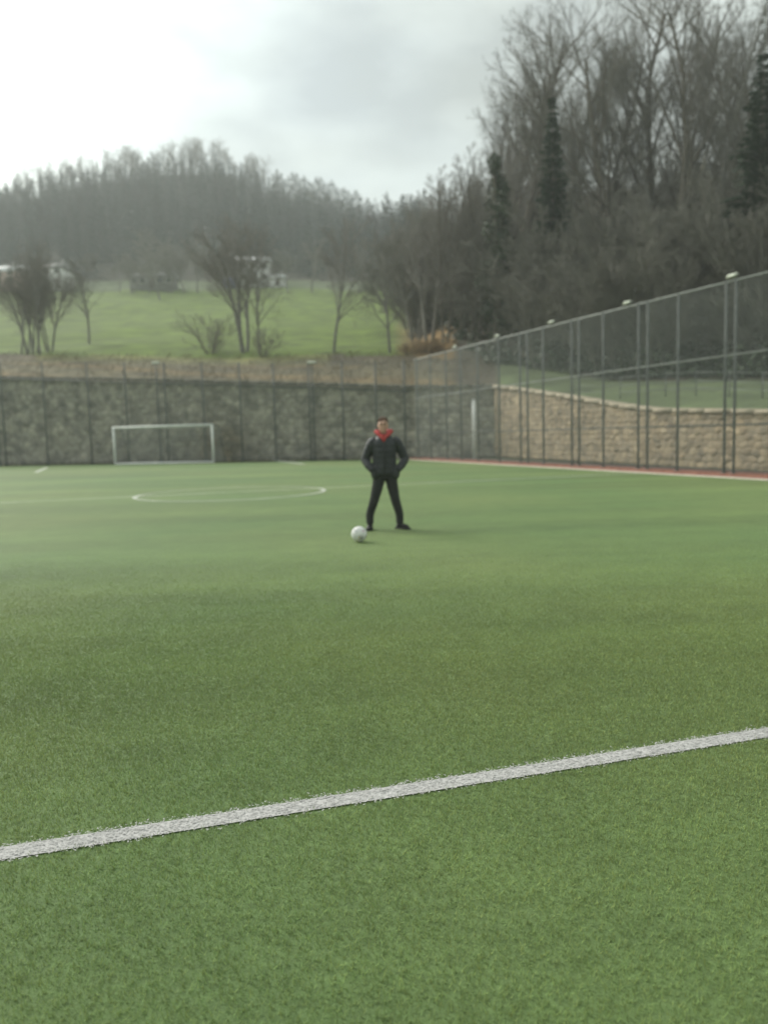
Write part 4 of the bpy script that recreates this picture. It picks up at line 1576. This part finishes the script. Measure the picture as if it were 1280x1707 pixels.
# trousers
t_ = MB()
P, Rr = lerp_path([[-.01, .01, .99], [-.01, .012, .90], [-.01, .012, .80]], [(.160, .105), (.175, .118), (.150, .108)], 8)
t_.path(P, [tuple(r) for r in Rr], 20)
for s in (-1, 1):
    P, Rr = lerp_path([hp[s] + [0, 0, .05], hp[s] + [s * .006, 0, -.10], kn[s], an[s] + [0, 0, .16], an[s] + [0, 0, .015]], [(.098, .105), (.094, .100), (.073, .078), (.064, .070), (.060, .068)], 44)
    rr = [(r[0] * (1 + .022 * math.sin(k * 1.9 + s)), r[1] * (1 + .022 * math.sin(k * 2.3))) for k, r in enumerate(Rr)]
    for k in range(36, 44):
        rr[k] = (rr[k][0] * (1 + .06 * math.sin(k * 1.7)), rr[k][1] * (1 + .06 * math.sin(k * 1.7)))
    t_.path(P, rr, 18)
remeshed(t_, 'trousers', M['black_cloth'], pr, .010, 2)

# quilted jacket: horizontal baffles on body and sleeves
j_ = MB()
P, Rr = lerp_path([[-.01, .012, .865], [-.01, .012, .93], [-.01, .012, 1.08], [-.01, .016, 1.24], [-.01, .02, 1.37], [-.01, .025, 1.445], [-.012, .03, 1.50]],
                  [(.198, .140), (.208, .152), (.182, .148), (.188, .155), (.205, .145), (.135, .110), (.085, .080)], 72)
rr = []
for k, r in enumerate(Rr):
    z = P[k][2]
    u = 1 + .040 * (abs(math.sin((z - .86) / .085 * math.pi)) - .6)
    rr.append((r[0] * u, r[1] * u))
j_.path(P, rr, 28)
for s in (-1, 1):
    P, Rr = lerp_path([sh[s] + [-.05 * s, 0, .0], sh[s] + [.01 * s, 0, -.02], (sh[s] + el[s]) / 2 + [.012 * s, 0, 0], el[s] + [.006 * s, .01, .0], (el[s] + ha[s]) / 2 + [.012 * s, -.005, 0], ha[s] + [0, -.005, .01]],
                      [.088, .086, .076, .069, .064, .056], 60)
    rr, acc = [], 0.0
    for k in range(60):
        if k: acc += np.linalg.norm(P[k] - P[k - 1])
        u = 1 + .065 * (abs(math.sin(acc / .075 * math.pi)) - .6)
        rr.append((Rr[k][0] * u, Rr[k][1] * u))
    j_.path(P, rr, 18)
for s in (-1, 1):       # pocket bulges over the hands
    j_.ball(ha[s] + [-.030 * s, .030, -.035], (.075, .080, .105), 16, 12)
jk = remeshed(j_, 'jacket', M['black_nylon'], pr, .0085, 1)
# front zip and pocket welts
z_ = MB()
z_.path([[-.012, -.133, .875], [-.012, -.141, 1.05], [-.012, -.139, 1.25], [-.012, -.126, 1.37]], [.007] * 4, 8)
z_.build('zip', M['shoe_black'], jk, True)
for s in (-1, 1):
    MB().path([ha[s] + [-.055 * s, -.040, -.045], ha[s] + [-.03 * s, -.045, .04], ha[s] + [-.025 * s, -.035, .10]], [.008, .010, .007], 8).build('pocket_welt', M['black_nylon'], jk, True)

# red hood lying round the neck, and its front opening
h_ = MB()
nk = 28
ring, rad = [], []
for k in range(nk + 1):
    t = -math.pi / 2 + .16 + (2 * math.pi - .32) * k / nk
    fr = max(0, -math.sin(t))
    ring.append([HX * .6 + .098 * math.cos(t), .030 + .095 * math.sin(t) - .02 * fr ** 2, 1.530 - .075 * fr ** 2.2])
    rad.append((.030 + .010 * (1 - fr), .040 + .020 * (1 - fr)))
h_.path(ring, rad, 12)
h_.ball((HX, .125, 1.50), (.105, .055, .075), 16, 10)
h_.path([[HX - .055, -.085, 1.475], [HX * .7, -.112, 1.44], [HX + .055, -.085, 1.475]], [.026, .036, .026], 10)
h_.path([[HX * .7, -.098, 1.47], [HX * .7, -.128, 1.425], [HX * .7, -.132, 1.38]], [.05, (.04, .024), .010], 12)
hd = remeshed(h_, 'hood', M['red_cloth'], pr, .009, 2)

# shoes
for s in (-1, 1):
    a = an[s]
    yaw = .12 if s < 0 else .75
    fwd = np.array([math.sin(yaw) * s, -math.cos(yaw), 0])
    q = MB()
    c = np.array([a[0], a[1], 0])
    q.path([c - fwd * .065 + [0, 0, .045], c + [0, 0, .052], c + fwd * .07 + [0, 0, .050], c + fwd * .15 + [0, 0, .040], c + fwd * .205 + [0, 0, .034]],
           [(.032, .030), (.042, .042), (.047, .036), (.048, .028), (.026, .018)], 16)
    q.path([c + [0, 0, .05], c + [0, 0, .115]], [.046, .046], 14)
    shoe = remeshed(q, 'shoe', M['shoe_black'], pr, .007, 2)
    q = MB()
    for k, (f0, f1, w) in enumerate(((-.085, -.03, .040), (-.03, .06, .044), (.06, .16, .052), (.16, .225, .036))):
        sd = np.array([-fwd[1], fwd[0], 0])
        pts = [c + fwd * f0 - sd * w, c + fwd * f1 - sd * w, c + fwd * f1 + sd * w, c + fwd * f0 + sd * w]
        q.add([[p[0], p[1], zz] for zz in (.003, .024) for p in pts], [[0, 3, 2, 1], [4, 5, 6, 7], [0, 1, 5, 4], [1, 2, 6, 5], [2, 3, 7, 6], [3, 0, 4, 7]])
    remeshed(q, 'sole', M['sole'], shoe, .006, 3)

# ------------------------------------------------------------------ haze
hz_ = MB().box((-760, -760, -1.2), (760, 760, 185))
hm_ = bpy.data.materials.new('haze')
hm_.use_nodes = True
t = hm_.node_tree
t.nodes.clear()
o_ = N(t, 'ShaderNodeOutputMaterial')
v_ = N(t, 'ShaderNodeVolumePrincipled')
v_.inputs['Color'].default_value = (0.90, 0.95, 0.94, 1)
v_.inputs['Density'].default_value = 0.00085
v_.inputs['Anisotropy'].default_value = 0.25
t.links.new(v_.outputs[0], o_.inputs['Volume'])
tag(hz_.build('haze', hm_), kind='stuff')
